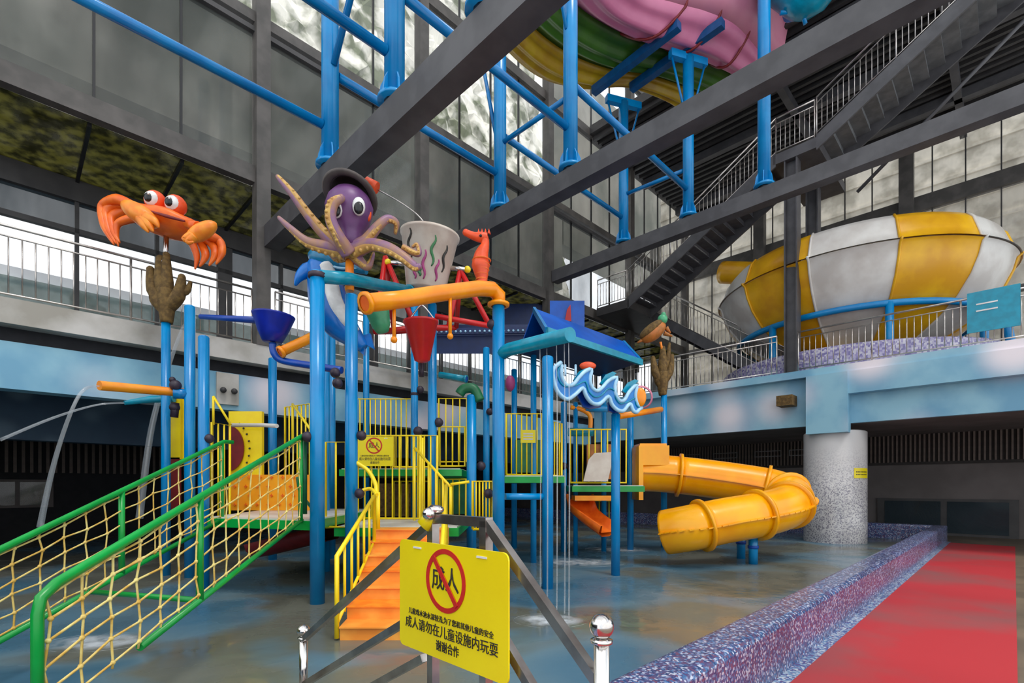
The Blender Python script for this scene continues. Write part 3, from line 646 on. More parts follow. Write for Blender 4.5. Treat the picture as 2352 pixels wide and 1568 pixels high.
# ---------------- yellow tube slide ----------------
pth = [(1468, 1085, 11.7), (1530, 1088, 11.6), (1628, 1099, 11.4), (1735, 1115, 11.1), (1790, 1128, 10.85), (1817, 1146, 10.4), (1800, 1166, 9.95), (1740, 1182, 9.65), (1660, 1196, 9.5), (1590, 1211, 9.42), (1528, 1222, 9.65)]
pp = [P(*q) for q in pth]; sp, _ = smoothp(pp, [0]*len(pp), 6)
ts = thing('tube_slide', PZ(1650, 10.2, 0), 'orange yellow enclosed tube slide bending back beside the white pillar', 'slide')
def shell(pts, r0, n=24, t=.03):
    def ring(p, tg, r):
        si = tg.cross(Vector((0, 0, 1))).normalized(); u = si.cross(tg); return [p+si*math.cos(2*math.pi*j/n)*r+u*math.sin(2*math.pi*j/n)*r for j in range(n)]
    N = len(pts); o = []; i_ = []
    for i, p in enumerate(pts):
        tg = (pts[min(i+1, N-1)]-pts[max(0, i-1)]).normalized(); o += ring(p, tg, r0); i_ += ring(p, tg, r0-t)
    fs = []; M = N*n
    for i in range(N-1):
        for j in range(n):
            k = (j+1) % n; fs += [(i*n+j, (i+1)*n+j, (i+1)*n+k, i*n+k), (M+i*n+j, M+i*n+k, M+(i+1)*n+k, M+(i+1)*n+j)]
    for j in range(n):
        k = (j+1) % n; fs += [(j, k, M+k, M+j), ((N-1)*n+j, M+(N-1)*n+j, M+(N-1)*n+k, (N-1)*n+k)]
    return MB().add(o+i_, fs, True)
cuts = [0, 8, 20, 27, 34, 42, 52, 60]; cuts[-1] = len(sp)-1
RT = .43
for i in range(len(cuts)-1):
    seg = sp[cuts[i]:cuts[i+1]+1]; shell(seg, RT).build('tube_section', 'slide_yellow', ts)
    for s_ in (-1, 1):
        fl = MB()
        for j in range(len(seg)-1):
            for_ = []
            for p, q in ((seg[j], seg[min(j+1, len(seg)-1)]), (seg[j+1], seg[j])):
                tg = (seg[j+1]-seg[j]).normalized(); si = tg.cross(Vector((0, 0, 1))).normalized()*s_; for_.append((p+si*(RT-.02), p+si*(RT+.06)))
            (p0, p1), (q0, q1) = for_; u = Vector((0, 0, .012)); fl.hexa([p0-u, p1-u, q1-u, q0-u, p0+u, p1+u, q1+u, q0+u])
        fl.build('side_flange', 'slide_yellow', ts)
for c in cuts[1:-1]:
    tg = (sp[c+1]-sp[c-1]).normalized(); MB().lathe(sp[c]-tg*.03, [(RT-.01, 0), (RT+.07, 0), (RT+.07, .06), (RT-.01, .06)], 28, axis=tg).build('joint_flange', 'slide_yellow', ts)
for u, d in ((1730, 9.75), (1702, 10.5)):
    MB().tube([PZ(u, d, 0), PZ(u, d, .62)], .085, 14).build('leg', 'blue', ts)
    MB().tube([PZ(u, d, .3), PZ(u, d, .36)], .1, 14).build('collar', 'blue_deep', ts)
en = MB(); o = PZ(1490, 11.75, 0)
en.box(o+Vector((-.02, -.1, 2.2)), (.34, 0, 0), (0, .42, 0), (0, 0, .22)).box(o+Vector((-.32, -.1, 1.8)), (.05, 0, 0), (0, .45, 0), (0, 0, .6)).box(o+Vector((-.02, -.1, 2.44)), (.3, 0, 0), (0, .36, 0), (0, 0, .03))
en.build('entrance_hood', 'slide_yellow', ts)
# ---------------- play tower: poles and platforms ----------------
def pole(u, vt, d, dia, lb=None, m='blue', parent=None, capm=True, z0=0):
    zt = P(u, vt, d).z; b = PZ(u, d, z0); mb = MB().tube([b, Vector((b.x, b.y, zt))], dia/2, 18)
    if capm: mb.ball((b.x, b.y, zt), (dia/2, dia/2, dia*.22), 14, 6)
    return mb.build('pole', m, parent, label=lb, cat='pole' if lb else None)
pt = thing('play_tower', PZ(1000, 9, 0), 'blue, yellow and green water play tower frame with its poles and green edged decks', 'playground')
PL = dict(P1=(729, 628, 6.45, .185), P3=(1145, 705, 6.9, .17), P2=(807, 680, 6.9, .17), P4=(993, 700, 8.8, .155), P5=(952, 700, 10.9, .155), P6=(1083, 910, 9.0, .175), P7=(762, 770, 10.5, .15), P8=(841, 700, 11.5, .14),
          P9=(626, 825, 10.3, .165), P10=(1117, 800, 11.6, .15), P11=(1258, 822, 7.4, .165), P12=(1295, 925, 11.6, .14), P13=(1322, 925, 11.0, .1), P14=(1414, 952, 8.5, .15), P15=(1448, 952, 11.9, .15), P19=(468, 775, 7.4, .15), P20=(1181, 850, 12.2, .14), P21=(750, 640, 8.9, .12))
for k, v in PL.items(): pole(*v, m='blue', parent=pt)
for u, v, d in ((952, 905, 10.9), (965, 895, 10.9), (830, 1000, 6.9), (826, 1133, 6.8), (706, 1003, 6.4), (1122, 1133, 7.1), (1007, 970, 8.8), (1125, 945, 11.5), (1105, 1070, 9.1), (960, 990, 8.8), (480, 1007, 7.4), (1130, 745, 6.9), (1143, 850, 6.9), (1295, 1070, 11.5), (775, 880, 6.8), (770, 856, 6.85)):
    MB().ball(P(u, v, d), .07 if d < 8 else .085, 12, 8).build('clamp', 'rubber', pt)
def deck(poly, z, t=.13, grp=None):
    top = [Vector((x, y, z)) for x, y in poly]
    e = MB().prism([p-Vector((0, 0, t)) for p in top], (0, 0, t-.012)).build('deck', 'green', pt, label='green edged deck')
    c = sum(top, Vector())/len(top)
    MB().prism([c+(p-c)*.97-Vector((0, 0, .014)) for p in top], (0, 0, .022)).build('deck_mat', 'bowl_white', pt)
deck([(-2.55, 6.4), (-4.25, 7.0), (-4.6, 9.6), (-2.6, 9.6)], 1.07)
deck([(-2.5, 7.05), (-.75, 7.05), (-.75, 8.7), (-2.5, 8.7)], .93)
deck([(-3.1, 9.0), (-.9, 9.0), (-.9, 11.4), (-3.1, 11.4)], 1.82)
deck([(-.15, 9.4), (1.0, 9.4), (1.0, 11.6), (-.15, 11.6)], 1.7)
deck([(1.25, 10.4), (2.75, 10.4), (2.75, 12.1), (1.25, 12.1)], 1.52)
MB().tube([P(1160, 1140, 7.1), P(1250, 1140, 7.4)], .05, 10).build('crossbar', 'blue', pt)
MB().tube([P(1345, 938, 11), P(1400, 938, 11)], .08, 10).build('crossbar', 'blue', pt)
MB().tube([P(1305, 992, 10.6), P(1362, 992, 10.6)], .09, 10).build('crossbar', 'teal', pt)
# ---------------- yellow fences ----------------
def fence(lb, p0, p1, h, sp=.115, r=.014, gate=None):
    p0 = Vector(p0); p1 = Vector(p1); n = max(2, round((p1-p0).length/sp)); root = thing('fence_panel', (p0+p1)/2, lb, 'fence')
    MB().tube([p0, p0+Vector((0, 0, h)), p1+Vector((0, 0, h)), p1, p0], r*1.5, 8).build('frame', 'yellow', root)
    m = cylmesh('bar', r, h, 'yellow')
    for i in range(1, n): inst('bar', m, p0.lerp(p1, i/n), root)
    return root
def pv(u, v, d): return P(u, v, d)
def fz(lb, u0, d0, u1, d1, vt, vb, **k):
    p0 = P(u0, vb, d0); z = p0.z; p1 = PZ(u1, d1, z); return fence(lb, p0, p1, P(u0, vt, d0).z-z, **k)
fz('yellow bar fence at the back of the upper deck, left of the red bucket', 815, 11.2, 945, 11.2, 916, 1082)
fz('yellow bar fence behind the small prohibition sign', 822, 8.6, 965, 8.6, 1000, 1190)
fz('low yellow fence right of the red bucket pole', 1010, 9.1, 1068, 9.1, 980, 1070)
fz('yellow bar fence seen through the falling water, right of the orange pipe pole', 1163, 9.45, 1245, 9.45, 950, 1090, sp=.09)
fz('short yellow fence beside the water curtain pole', 1268, 9.6, 1290, 9.9, 968, 1092, sp=.09)
fz('yellow bar fence below the blue wave sign', 1310, 10.45, 1438, 10.45, 986, 1108, sp=.13)
fz('yellow bar fence below the far deck', 1365, 11.9, 1410, 11.9, 1150, 1215, sp=.12)
fz('narrow yellow fence between the two nearest tall poles', 748, 7.05, 795, 7.05, 1015, 1210, sp=.14)
fz('yellow fence at the back right of the low deck, beside the climbing wall', 655, 9.4, 712, 9.0, 935, 1190, sp=.13)
fz('yellow fence behind the two left blue poles', 487, 8.2, 528, 8.6, 970, 1190, sp=.13)
fz('yellow bar fence above the foreground rail, behind the big sign', 1010, 9.3, 1070, 9.3, 1100, 1190, sp=.12)
fz('tall pale yellow fence near the middle of the tower', 1008, 11.3, 1072, 11.3, 915, 1060, sp=.16)
r = fz('yellow safety panel right of the stair top', 1086, 7.2, 1132, 7.2, 1105, 1215, sp=.05)
fz('yellow bar fence deep behind the climbing wall deck end', 905, 10.8, 1000, 10.8, 1000, 1072, sp=.14)
fz('low yellow fence under the upper deck, right of the small sign', 905, 10.2, 1000, 10.2, 1105, 1200, sp=.13)
fz('yellow bar fence between the stair top and the back poles', 960, 8.7, 1004, 8.7, 1000, 1190, sp=.12)
for u, v0_, v1_, m_, l_ in ((905, 1110, 1185, 'coral', 'brown board behind the low yellow fence under the upper deck'), (1035, 1100, 1180, 'green_dark', 'dark green board below the right part of the upper deck'), (1220, 1010, 1085, 'green_dark', 'dark green board behind the fence with the pale notice'), (1385, 1020, 1100, 'turtle_orange', 'rust brown board behind the fence under the wave sign')):
    MB().box(P(u, (v0_+v1_)/2, 11.7), (.38, 0, 0), (0, .03, 0), (0, 0, (v1_-v0_)/2/F*11.7)).build('backing_board', m_, label=l_, cat='board')
# slanted entry arms
def arms(lb, pts): 
    mb = MB(); 
    for a, b in pts: mb.tube([a, b], .02, 8)
    mb.build('guard_arm', 'yellow', label=lb, cat='guard')
arms('slanted yellow guard above the climbing wall', [(P(490, 910, 8.2), P(530, 975, 8.2)), (P(490, 910, 8.2), P(490, 975, 8.2))])
arms('slanted yellow guard left of the nearest pole', [(P(672, 928, 8.6), P(712, 985, 7.6)), (P(672, 928, 8.6), P(672, 1010, 8.6))])
# panels
r = thing('climbing_panel', PZ(600, 8.9, 1.05), 'orange climbing wall with star holds and a yellow upper panel with red half disc', 'climbing wall')
q0 = P(528, 1090, 8.9); q1 = P(716, 1090, 8.9); zb = 1.08
MB().box((q0+q1)/2*Vector((1, 1, 0)).x if False else Vector(((q0.x+q1.x)/2, 8.9, (q0.z+zb)/2)), ((q1.x-q0.x)/2, 0, 0), (0, .05, 0), (0, 0, (q0.z-zb)/2)).build('lower_panel', 'panel_orange', r)
for i in range(7):
    for j in range(4):
        c = Vector((q0.x+.12+i*(q1.x-q0.x-.2)/6.4+(.06 if j % 2 else 0), 8.84, zb+.1+j*.16)); poly = []
        for k in range(8):
            g = k*math.pi/4; rr = .035 if k % 2 == 0 else .014; poly.append(c+Vector((math.cos(g)*rr, 0, math.sin(g)*rr)))
        MB().prism(poly, (0, -.012, 0)).build('star_hold', 'orange', r)
u0 = P(528, 945, 8.9); u1 = P(604, 945, 8.9)
MB().box(((u0.x+u1.x)/2, 8.9, (u0.z+q0.z)/2), ((u1.x-u0.x)/2, 0, 0), (0, .04, 0), (0, 0, (u0.z-q0.z)/2)).build('upper_panel', 'yellow', r)
c = Vector((u0.x+.02, 8.84, P(0, 1030, 8.9).z)); MB().prism([c+Vector((math.cos(g)*.27, 0, math.sin(g)*.4)) for g in [math.radians(-90+k*12) for k in range(16)]], (0, -.03, 0)).build('half_disc', 'red_dark', r)
for k in range(9):
    g = math.radians(-60+k*15); p = c+Vector((math.cos(g)*.36, 0, math.sin(g)*.5)); MB().box(p, (.012, 0, .006), (0, .01, 0), (-.004, 0, .012)).build('mark', 'ink', r)
MB().tube([P(530, 976, 8.7), P(605, 976, 8.7), P(636, 978, 8.4)], .035, 8).build('crossbar', 'bowl_white', r)
MB().box(P(404, 985, 8.7), (.09, 0, 0), (0, .02, 0), (0, 0, .52)).box(P(420, 985, 8.75), (.07, 0, 0), (0, .02, 0), (0, 0, .6)).build('yellow_panel', 'yellow', label='upright yellow panel behind the crab pole', cat='panel')
MB().box(P(404, 1110, 8.7), (.08, 0, 0), (0, .02, 0), (0, 0, .45)).build('yellow_panel', 'red_dark', label='dark red panel behind the rope net', cat='panel')
# red trough slide under the low deck
MB().sweep([P(600, 1262, 8.6), P(680, 1242, 8.3), P(760, 1222, 8.1)], [(-.32, .12), (-.3, 0), (-.15, -.12), (.15, -.12), (.3, 0), (.32, .12), (.3, .12), (.26, 0), (.12, -.08), (-.12, -.08), (-.26, 0), (-.3, .12)]).build('trough_slide', 'red_dark', label='dark red trough slide under the low deck', cat='slide')
MB().sweep([P(1330, 1145, 11.0), P(1340, 1180, 10.7), P(1395, 1222, 10.2)], [(-.3, .16), (-.27, 0), (-.12, -.1), (.12, -.1), (.27, 0), (.3, .16), (.25, .16), (.2, 0), (-.2, 0), (-.25, .16)]).build('trough_slide', 'orange', label='small orange trough slide under the far deck', cat='slide')
MB().box(P(1362, 1143, 10.6), (.42, 0, 0), (0, .3, 0), (0, 0, .05)).build('step_board', 'orange_pipe', label='orange board under the far green edged deck', cat='board')
pb = [P(1340, 1105, 10.3), P(1352, 1055, 10.3), P(1366, 1040, 10.3), P(1404, 1038, 10.3), P(1404, 1070, 10.3), P(1396, 1105, 10.3)]
MB().prism(pb, (0, .05, 0)).build('activity_board', 'bucket_white', label='cream play board behind the bars below the wave sign', cat='board')
# ---------------- yellow stair with orange steps ----------------
r = thing('step_stair', (-1.2, 5.5, 0), 'orange steps with yellow side rails leading up behind the big sign', 'stairs')
n = 7
Lb = Vector((-1.68, 4.9, 0)); Lt = Vector((-1.88, 7.0, .93)); Rb = Vector((-.72, 4.9, 0)); Rt = Vector((-.88, 7.0, .93))
for i in range(n):
    t0, t1 = i/n, (i+1)/n; z = .93*t1
    f = lambda Q0, Q1, t: Vector((Q0.x+(Q1.x-Q0.x)*t, Q0.y+(Q1.y-Q0.y)*t, 0))
    a, b, c, d = f(Lb, Lt, t0), f(Rb, Rt, t0), f(Rb, Rt, t1+.02), f(Lb, Lt, t1+.02)
    up = Vector((0, 0, z-.012)); lo = Vector((0, 0, max(0, z-.22)))
    MB().hexa([a+lo, b+lo, c+lo, d+lo, a+up, b+up, c+up, d+up]).build('step', 'orange_step', r)
    u2 = Vector((0, 0, z)); e = Vector((0, -.03, 0)); MB().hexa([a+up+e, b+up+e, c+up, d+up, a+u2+e, b+u2+e, c+u2, d+u2]).build('tread', 'orange_light' if i % 2 else 'orange_step', r)
def srail(Q0, Q1, n, h0, h1, flat):
    pts = [Q0+Vector((0, 0, h0)), Q1+Vector((0, 0, h1))]
    rt = MB().tube([Q0+Vector((0, 0, .02))]+pts+[Q1+Vector((0, 0, .02))], .024, 8, spline=False).tube([Q0+Vector((0, 0, .16)), Q1+Vector((0, 0, .1))], .018, 8).build('side_rail', 'yellow', r)
    for i in range(1, n):
        p = Q0.lerp(Q1, i/n); hh = h0+(h1-h0)*i/n; MB().tube([p+Vector((0, 0, .1)), p+Vector((0, 0, hh))], .015, 6).build('bar', 'yellow', rt)
srail(Lb+Vector((-.03, 0, 0)), Vector((-1.77, 6.45, .7)), 6, .82, .68, 0)
srail(Rb+Vector((.03, 0, 0)), Rt+Vector((.03, -.5, -.2)), 6, .8, .78, 0)
MB().tube([P(865, 1136, 6.7), P(862, 1110, 6.8), P(845, 1080, 6.9), P(818, 1062, 6.9)], .03, 8, spline=True).tube([P(865, 1136, 6.6), P(850, 1122, 6.8), P(822, 1130, 6.8)], .025, 8, spline=True).tube([P(868, 1130, 6.7), P(868, 1215, 6.7)], .03, 8).build('newel_loop', 'yellow', r)
arms('sloping yellow handrail right of the small sign', [(P(952, 1028, 7.8), P(1035, 1118, 6.9)), (P(952, 1028, 7.8), P(952, 1195, 7.8)), (P(970, 1005, 7.9), P(970, 1195, 7.9)), (P(1035, 1118, 6.9), P(1035, 1200, 6.9)), (P(1035, 1112, 6.9), P(1078, 1106, 6.9)), (P(1002, 1082, 7.2), P(1002, 1195, 7.2)), (P(985, 1063, 7.4), P(985, 1195, 7.4)), (P(1018, 1100, 7.05), P(1018, 1198, 7.05))])
# small prohibition sign on the tower fence
def cjk(s, size, org_, R, mat_, name, parent, ext=.0012, xs=1, font=None, align='CENTER'):
    cu = bpy.data.curves.new('txt', 'FONT'); cu.body = s; cu.size = size; cu.extrude = ext; cu.align_x = align; cu.align_y = 'CENTER'; cu.resolution_u = 2
    ob = bpy.data.objects.new('txt', cu); C.objects.link(ob); bpy.context.view_layer.update()
    me = bpy.data.meshes.new_from_object(ob.evaluated_get(bpy.context.evaluated_depsgraph_get()))
    bpy.data.objects.remove(ob); bpy.data.curves.remove(cu); o = Vector(org_)-org(parent)
    for v in me.vertices: v.co = R@Vector((v.co.x*xs, v.co.y, v.co.z))+o
    me.materials.clear(); me.materials.append(MATS[mat_]); x = bpy.data.objects.new(name, me); x.parent = parent; C.objects.link(x); return x
def sign(lb, o, rd, wd, ht, detail=True, rc=.03):
    """o: centre, rd: direction to its right, normal = rd x z"""
    rd = Vector(rd).normalized(); up = Vector((0, 0, 1)); nn = rd.cross(up); R = Matrix((rd, up, nn)).transposed()
    r = thing('warning_sign', o-up*ht/2, lb, 'sign')
    poly = []
    for cx, cz, g0 in ((1, 1, 0), (-1, 1, 90), (-1, -1, 180), (1, -1, 270)):
        for k in range(5):
            g = math.radians(g0+k*22.5); poly.append(o+rd*(cx*(wd/2-rc)+rc*math.cos(g))+up*(cz*(ht/2-rc)+rc*math.sin(g)))
    MB().prism(poly, -nn*.008).build('plate', 'yellow_sign', r)
    cc = o+up*ht*.19-rd*wd*.02; ra = ht*.275; mb = MB(); n = 40; vs = []
    for k in range(n):
        g = 2*math.pi*k/n
        for q, e in ((1, .001), (.84, .001), (.84, .003), (1, .003)): vs.append(cc+rd*math.cos(g)*ra*q+up*math.sin(g)*ra*q+nn*e)
    mb.add(vs, [(4*k+j, 4*((k+1) % n)+j, 4*((k+1) % n)+(j+1) % 4, 4*k+(j+1) % 4) for k in range(n) for j in range(4)])
    mb.build('ring', 'sign_red', r)
    g = math.radians(-50); dv = rd*math.cos(g)+up*math.sin(g); MB().bar(cc-dv*ra*.92+nn*.005, cc+dv*ra*.92+nn*.005, .003, ra*.16, up=dv.cross(nn)).build('slash', 'sign_red', r)
    cjk('成人', ra*.82, cc+nn*.0025, R, 'ink', 'lettering', r, xs=.85)
    cjk('儿童戏水池水深较浅,为了您和其他儿童的安全', ht*.062, o-up*ht*.155+nn*.002, R, 'ink', 'lettering', r, xs=wd*.8/(ht*.062*20.5))
    cjk('成人请勿在儿童设施内玩耍', ht*.115, o-up*ht*.265+nn*.002, R, 'ink', 'lettering', r, xs=wd*.86/(ht*.115*12))
    cjk('谢谢合作', ht*.1, o-up*ht*.39+nn*.002, R, 'ink', 'lettering', r, xs=.8)
    for sx in (-.3, .3):
        MB().box(o+up*(ht/2-.03)*1+rd*wd*sx+nn*.002, rd*.03, nn*.002, up*.004).build('tie', 'white', r)
    return r
sign('small yellow sign with a red ring on the tower fence', P(861, 1036, 8.5), (1, 0, 0), .62, .5)
o = P(1213, 1002, 9.38)
mb = MB().box(o, (.14, 0, 0), (0, .006, 0), (0, 0, .12)).build('notice_board', 'yellow_sign', label='small pale yellow notice on the fence right of the orange pipe pole', cat='sign')
for z in (.05, 0, -.05): MB().box(o+Vector((0, -.008, z)), (.09, 0, 0), (0, .001, 0), (0, 0, .012)).build('lettering', 'bowl_white', mb)

# ---------------- rope net ramp ----------------
nr = thing('net_ramp', (-3.2, 4.6, 0), 'green pipe ramp with yellow rope net sides at the left foreground', 'ramp')
def side(A, B, zt0, zt1, zb0, zb1, tend, posts, tlow=None):
    f = lambda t: A.lerp(B, t); top = lambda t: Vector((*f(t).xy, zt0+(zt1-zt0)*t)); bot = lambda t: Vector((*f(t).xy, zb0+(zb1-zb0)*t))
    MB().tube([top(0)+Vector((.08, .1, 0)), top(.0)]+[top(.04), top(.5), top(.97), top(.995)+Vector((0, 0, -.03)), top(1)+Vector((0, 0, -.1)), Vector((*f(1).xy, 0))], .028, 12).build('top_rail', 'green', nr)
    MB().tube([bot(0), bot(tend)], .026, 12).build('lower_rail', 'green', nr)
    for t in posts: MB().tube([bot(t), top(t)], .028, 12).build('post', 'green', nr)
    nv, nh = 16, 5; G = []
    for i in range(nv+1):
        t = .02+.965*i/nv; col = []
        for j in range(nh+1):
            s_ = .06+.88*j/nh; p = bot(t).lerp(top(t), s_)+Vector((random.uniform(-.012, .012), random.uniform(-.012, .012), random.uniform(-.02, .02)))
            col.append(p)
        G.append(col)
    for i in range(nv+1): MB().tube([bot(.02+.965*i/nv)]+G[i]+[top(.02+.965*i/nv)], .0075, 5).build('rope', 'rope', nr)
    for j in range(nh+1): MB().tube([G[i][j] for i in range(nv+1)], .0075, 5).build('rope', 'rope', nr)
    k = MB()
    for c in G:
        for p in c: k.ball(p, .016, 6, 4)
    k.build('knots', 'rope', nr, kind='stuff')
    return top, bot
tA, bA = side(Vector((-2.7, 6.45, 0)), Vector((-2.42, 2.56, 0)), 2.15, .95, 1.07, .27, .8, (.012, .613))
tB, bB = side(Vector((-4.05, 7.05, 0)), Vector((-3.81, 3.11, 0)), 2.13, .8, 1.05, .2, .9, (.012, .507))
for t in (.613,): MB().tube([bA(t), bB(t)], .024, 10).build('crossbar', 'green', nr)
MB().tube([P(683, 1095, 6.6), P(690, 1130, 6.6), P(715, 1165, 6.7)], .02, 8, spline=True).tube([P(700, 1005, 6.5), P(700, 1180, 6.5)], .03, 10).build('grab_bar', 'green_dark', nr)

# ---------------- standing poles with figures ----------------
c17 = pole(381, 742, 8.5, .14, 'blue pole carrying the brown coral and the orange crab')
pole(436, 705, 8.3, .16, 'tallest of the left poles, right behind the crab pole')
pole(1525, 908, 12.3, .15, 'far right blue pole carrying the turtle coral')
def coral(name, lb, base, h, w_, br, fl=1):
    r = thing(name, base, lb, 'coral')
    mb = MB().tube([base, base+Vector((0, 0, h*.28)), base+Vector((0, 0, h*.5))], [w_*.15, w_*.22, w_*.22], 10, spline=True)
    for x, z, x0, z0, r0 in br:
        p0 = base+Vector((x0*w_, 0, z0*h)); p2 = base+Vector((x*w_, random.uniform(-.06, .06), z*h)); p1 = p0.lerp(p2, .5)+Vector(((x-x0)*w_*.22, 0, -.05*h))
        mb.tube([p0, p1, p2], [r0*w_*1.4, r0*w_*1.35, r0*w_*.7], 9, spline=True).ball(p2, r0*w_*.75, 8, 6)
    mb.build('branches', 'coral', r); return r
cb = P(383, 742, 8.5)
coral('coral', 'brown coral sculpture between the crab and its blue pole', cb, 1.12, .62, [(-.48, .82, -.05, .3, .14), (-.2, .98, 0, .4, .15), (.02, 1.02, .02, .35, .12), (.45, .68, .05, .25, .13), (.62, .62, .25, .45, .07), (-.35, .6, -.02, .2, .13)])
coral('coral', 'brown coral sculpture below the turtle', P(1522, 908, 12.3), 1.15, .6, [(-.38, .8, -.04, .3, .13), (0, 1.0, 0, .4, .14), (.4, .85, .04, .3, .12), (.28, 1.1, 0, .5, .08), (-.25, .55, 0, .2, .12)])
MB().tube([P(381, 600, 8.5), P(382, 535, 8.5)], .04, 8).tube([P(381, 605, 8.5), P(381, 598, 8.5)], .07, 8).build('pivot_rod', 'chrome', label='short metal rod holding the crab above the coral', cat='rod')
# crab
D = 8.5
cr_ = thing('crab_figure', P(380, 560, D), 'large orange crab figure with bulging eyes on the left pole', 'figure')
b = MB()
vs = []
N1, N2 = 28, 12
for j in range(N2+1):
    g = -math.pi/2+math.pi*j/N2
    for i in range(N1):
        h = 2*math.pi*i/N1; x = math.cos(h)*math.cos(g)*.62; y = math.sin(h)*math.cos(g)*.42; z = math.sin(g)*(.15 if g > 0 else .26)
        z += .05*math.cos(h*5)*math.cos(g)*.3
        q = Vector((x, y, z)); ro = math.radians(13); vs.append(P(385, 508, D)+Vector((q.x*math.cos(ro)+q.z*math.sin(ro), q.y, -q.x*math.sin(ro)+q.z*math.cos(ro))))
fs = [(j*N1+i, j*N1+(i+1) % N1, (j+1)*N1+(i+1) % N1, (j+1)*N1+i) for j in range(N2) for i in range(N1)]
b.add(vs, fs, True); b.build('body', 'orange', cr_)
MB().tube([P(345, 485, D-.42), P(385, 497, D-.46), P(425, 508, D-.42)], [.015, .028, .015], 8, spline=True).build('mouth', 'red_dark', cr_)
for u, v in ((357, 462), (404, 472)):
    c = P(u, v, D-.15); e = MB().ball(c, (.165, .16, .165), 18, 12).build('eye', 'red_orange', cr_)
    MB().ball(c+Vector((0, -.06, -.005)), (.13, .12, .13), 16, 10).build('eyeball', 'white', e)
    MB().ball(c+Vector((-.01, -.155, -.02)), (.07, .04, .075), 12, 8).build('pupil', 'black', e)
    MB().ball(c+Vector((.02, -.19, .02)), (.02, .012, .02), 8, 6).build('glint', 'white', e)
def leg(pts, rs, m='orange', nmn='leg'):
    MB().tube([P(u, v, D+dd) for u, v, dd in pts], rs, 9, spline=True).build(nmn, m, cr_)
for k, (dx, dy) in enumerate(((0, 0), (9, 10), (22, 24))):
    leg([(315, 478+dy*.5, .1*k), (270+dx, 458+dy, .1*k), (236+dx, 475+dy, .1), (240+dx, 520+dy*.6, 0), (262+dx*.6, 562-dy*.2, -.05)], [.08, .085, .075, .06, .012])
leg([(325, 500, 0), (290, 505, 0), (268, 520, 0), (272, 566, -.05)], [.07, .07, .055, .01])
for k, (dx, dy) in enumerate(((0, 0), (-16, 8), (-38, 14))):
    leg([(440, 530+dy, .1*k), (478+dx*.6, 540+dy*.6, .1*k), (505+dx, 555+dy, .1), (510+dx, 580+dy*.6, 0), (496+dx, 607+dy*.4, -.05)], [.08, .085, .07, .06, .012])
leg([(430, 540, 0), (442, 560, 0), (452, 590, 0), (448, 618, -.05)], [.07, .065, .05, .012])
# claws (flattened mitts with finger tips)
def claw(c, rot, s, tips):
    R = Matrix.Rotation(rot, 3, 'Y'); mb = MB(); mb.ball(c, (.34*s, .16*s, .15*s), 16, 10, rot=R.to_quaternion())
    for x, z in tips:
        p = c+R@Vector((x*s, -.08, z*s)); mb.tube([c+R@Vector((x*.5*s, -.05, z*.4*s)), p, p+R@Vector((.1*s, 0, -.05*s))], [.1*s, .06*s, .01], 8, spline=True)
    mb.build('claw', 'orange_light', cr_)
claw(P(322, 492, D-.42), math.radians(32), 1.0, [(.34, .02), (.3, -.08), (.24, -.13)])
claw(P(463, 532, D-.42), math.radians(-30), .82, [(-.34, -.04), (-.3, -.12)])
leg([(340, 500, -.3), (310, 480, -.4), (298, 470, -.42)], [.07, .08, .06], 'orange', 'arm'); leg([(430, 515, -.3), (455, 520, -.4)], [.07, .08], 'orange', 'arm')

# turtle figure
D = 12.2
r = thing('turtle_figure', P(1515, 790, D), 'small orange turtle figure with a green head above the far coral', 'figure')
MB().ball(P(1500, 762, D), (.36, .22, .2), 16, 10, rot=Matrix.Rotation(math.radians(-38), 3, 'Y').to_quaternion()).build('body', 'turtle_orange', r)
MB().ball(P(1495, 756, D-.05), (.34, .2, .12), 16, 10, rot=Matrix.Rotation(math.radians(-38), 3, 'Y').to_quaternion()).build('shell', 'coral', r)
MB().ball(P(1522, 733, D-.05), (.12, .12, .12), 14, 10).ball(P(1524, 722, D-.05), (.06, .06, .06), 8, 6).build('head', 'green_bucket', r)
MB().tube([P(1522, 740, D), P(1512, 755, D)], .07, 8).build('neck', 'green_bucket', r)
for u, v, u2, v2 in ((1525, 765, 1544, 772), (1484, 775, 1464, 787), (1530, 752, 1540, 765)): MB().tube([P(u, v, D), P(u2, v2, D)], [.06, .02], 8).build('flipper', 'turtle_orange', r)
MB().tube([P(1517, 785, D), P(1522, 810, 12.3)], .03, 8).build('stand', 'orange_light', r)

# ---------------- spray pipes, small bucket ----------------
def pipe(name, lb, pts, r, m, cat='pipe', flange=True, n=14, hollow=True, sp_=False):
    o = thing(name, pts[0], lb, cat); MB().tube(pts, r, n, spline=sp_).build('tube', m, o)
    a, b_ = pts[-1], pts[-2]; t = (a-b_).normalized(); rr = r[-1] if isinstance(r, list) else r
    if flange: MB().lathe(a-t*.03, [(rr, 0), (rr*1.22, .005), (rr*1.22, .05), (rr*.85, .05)], 18, axis=t).build('rim', m, o); MB().lathe(a+t*.012, [(0, 0), (rr*.85, 0)], 18, axis=t).build('opening', 'orange' if m == 'orange_pipe' else 'blue_deep', o)
    return o
D = 8.3
pipe('spray_pipe', 'orange spray pipe on the left poles with a white water jet', [P(430, 902, D), P(400, 900, D), P(228, 885, 7.3)], .07, 'orange_pipe', flange=False)
MB().tube([P(432, 905, 8.3), P(398, 903, 8.2)], .085, 12).build('pipe_sleeve', 'blue_pipe', label='blue sleeve joining the orange spray pipe to its pole', cat='pipe')
MB().ball(P(403, 885, 8.2), .09).ball(P(396, 872, 8.2), .05).build('valve', 'rubber', label='dark valve on the crab pole above the orange pipe', cat='valve')
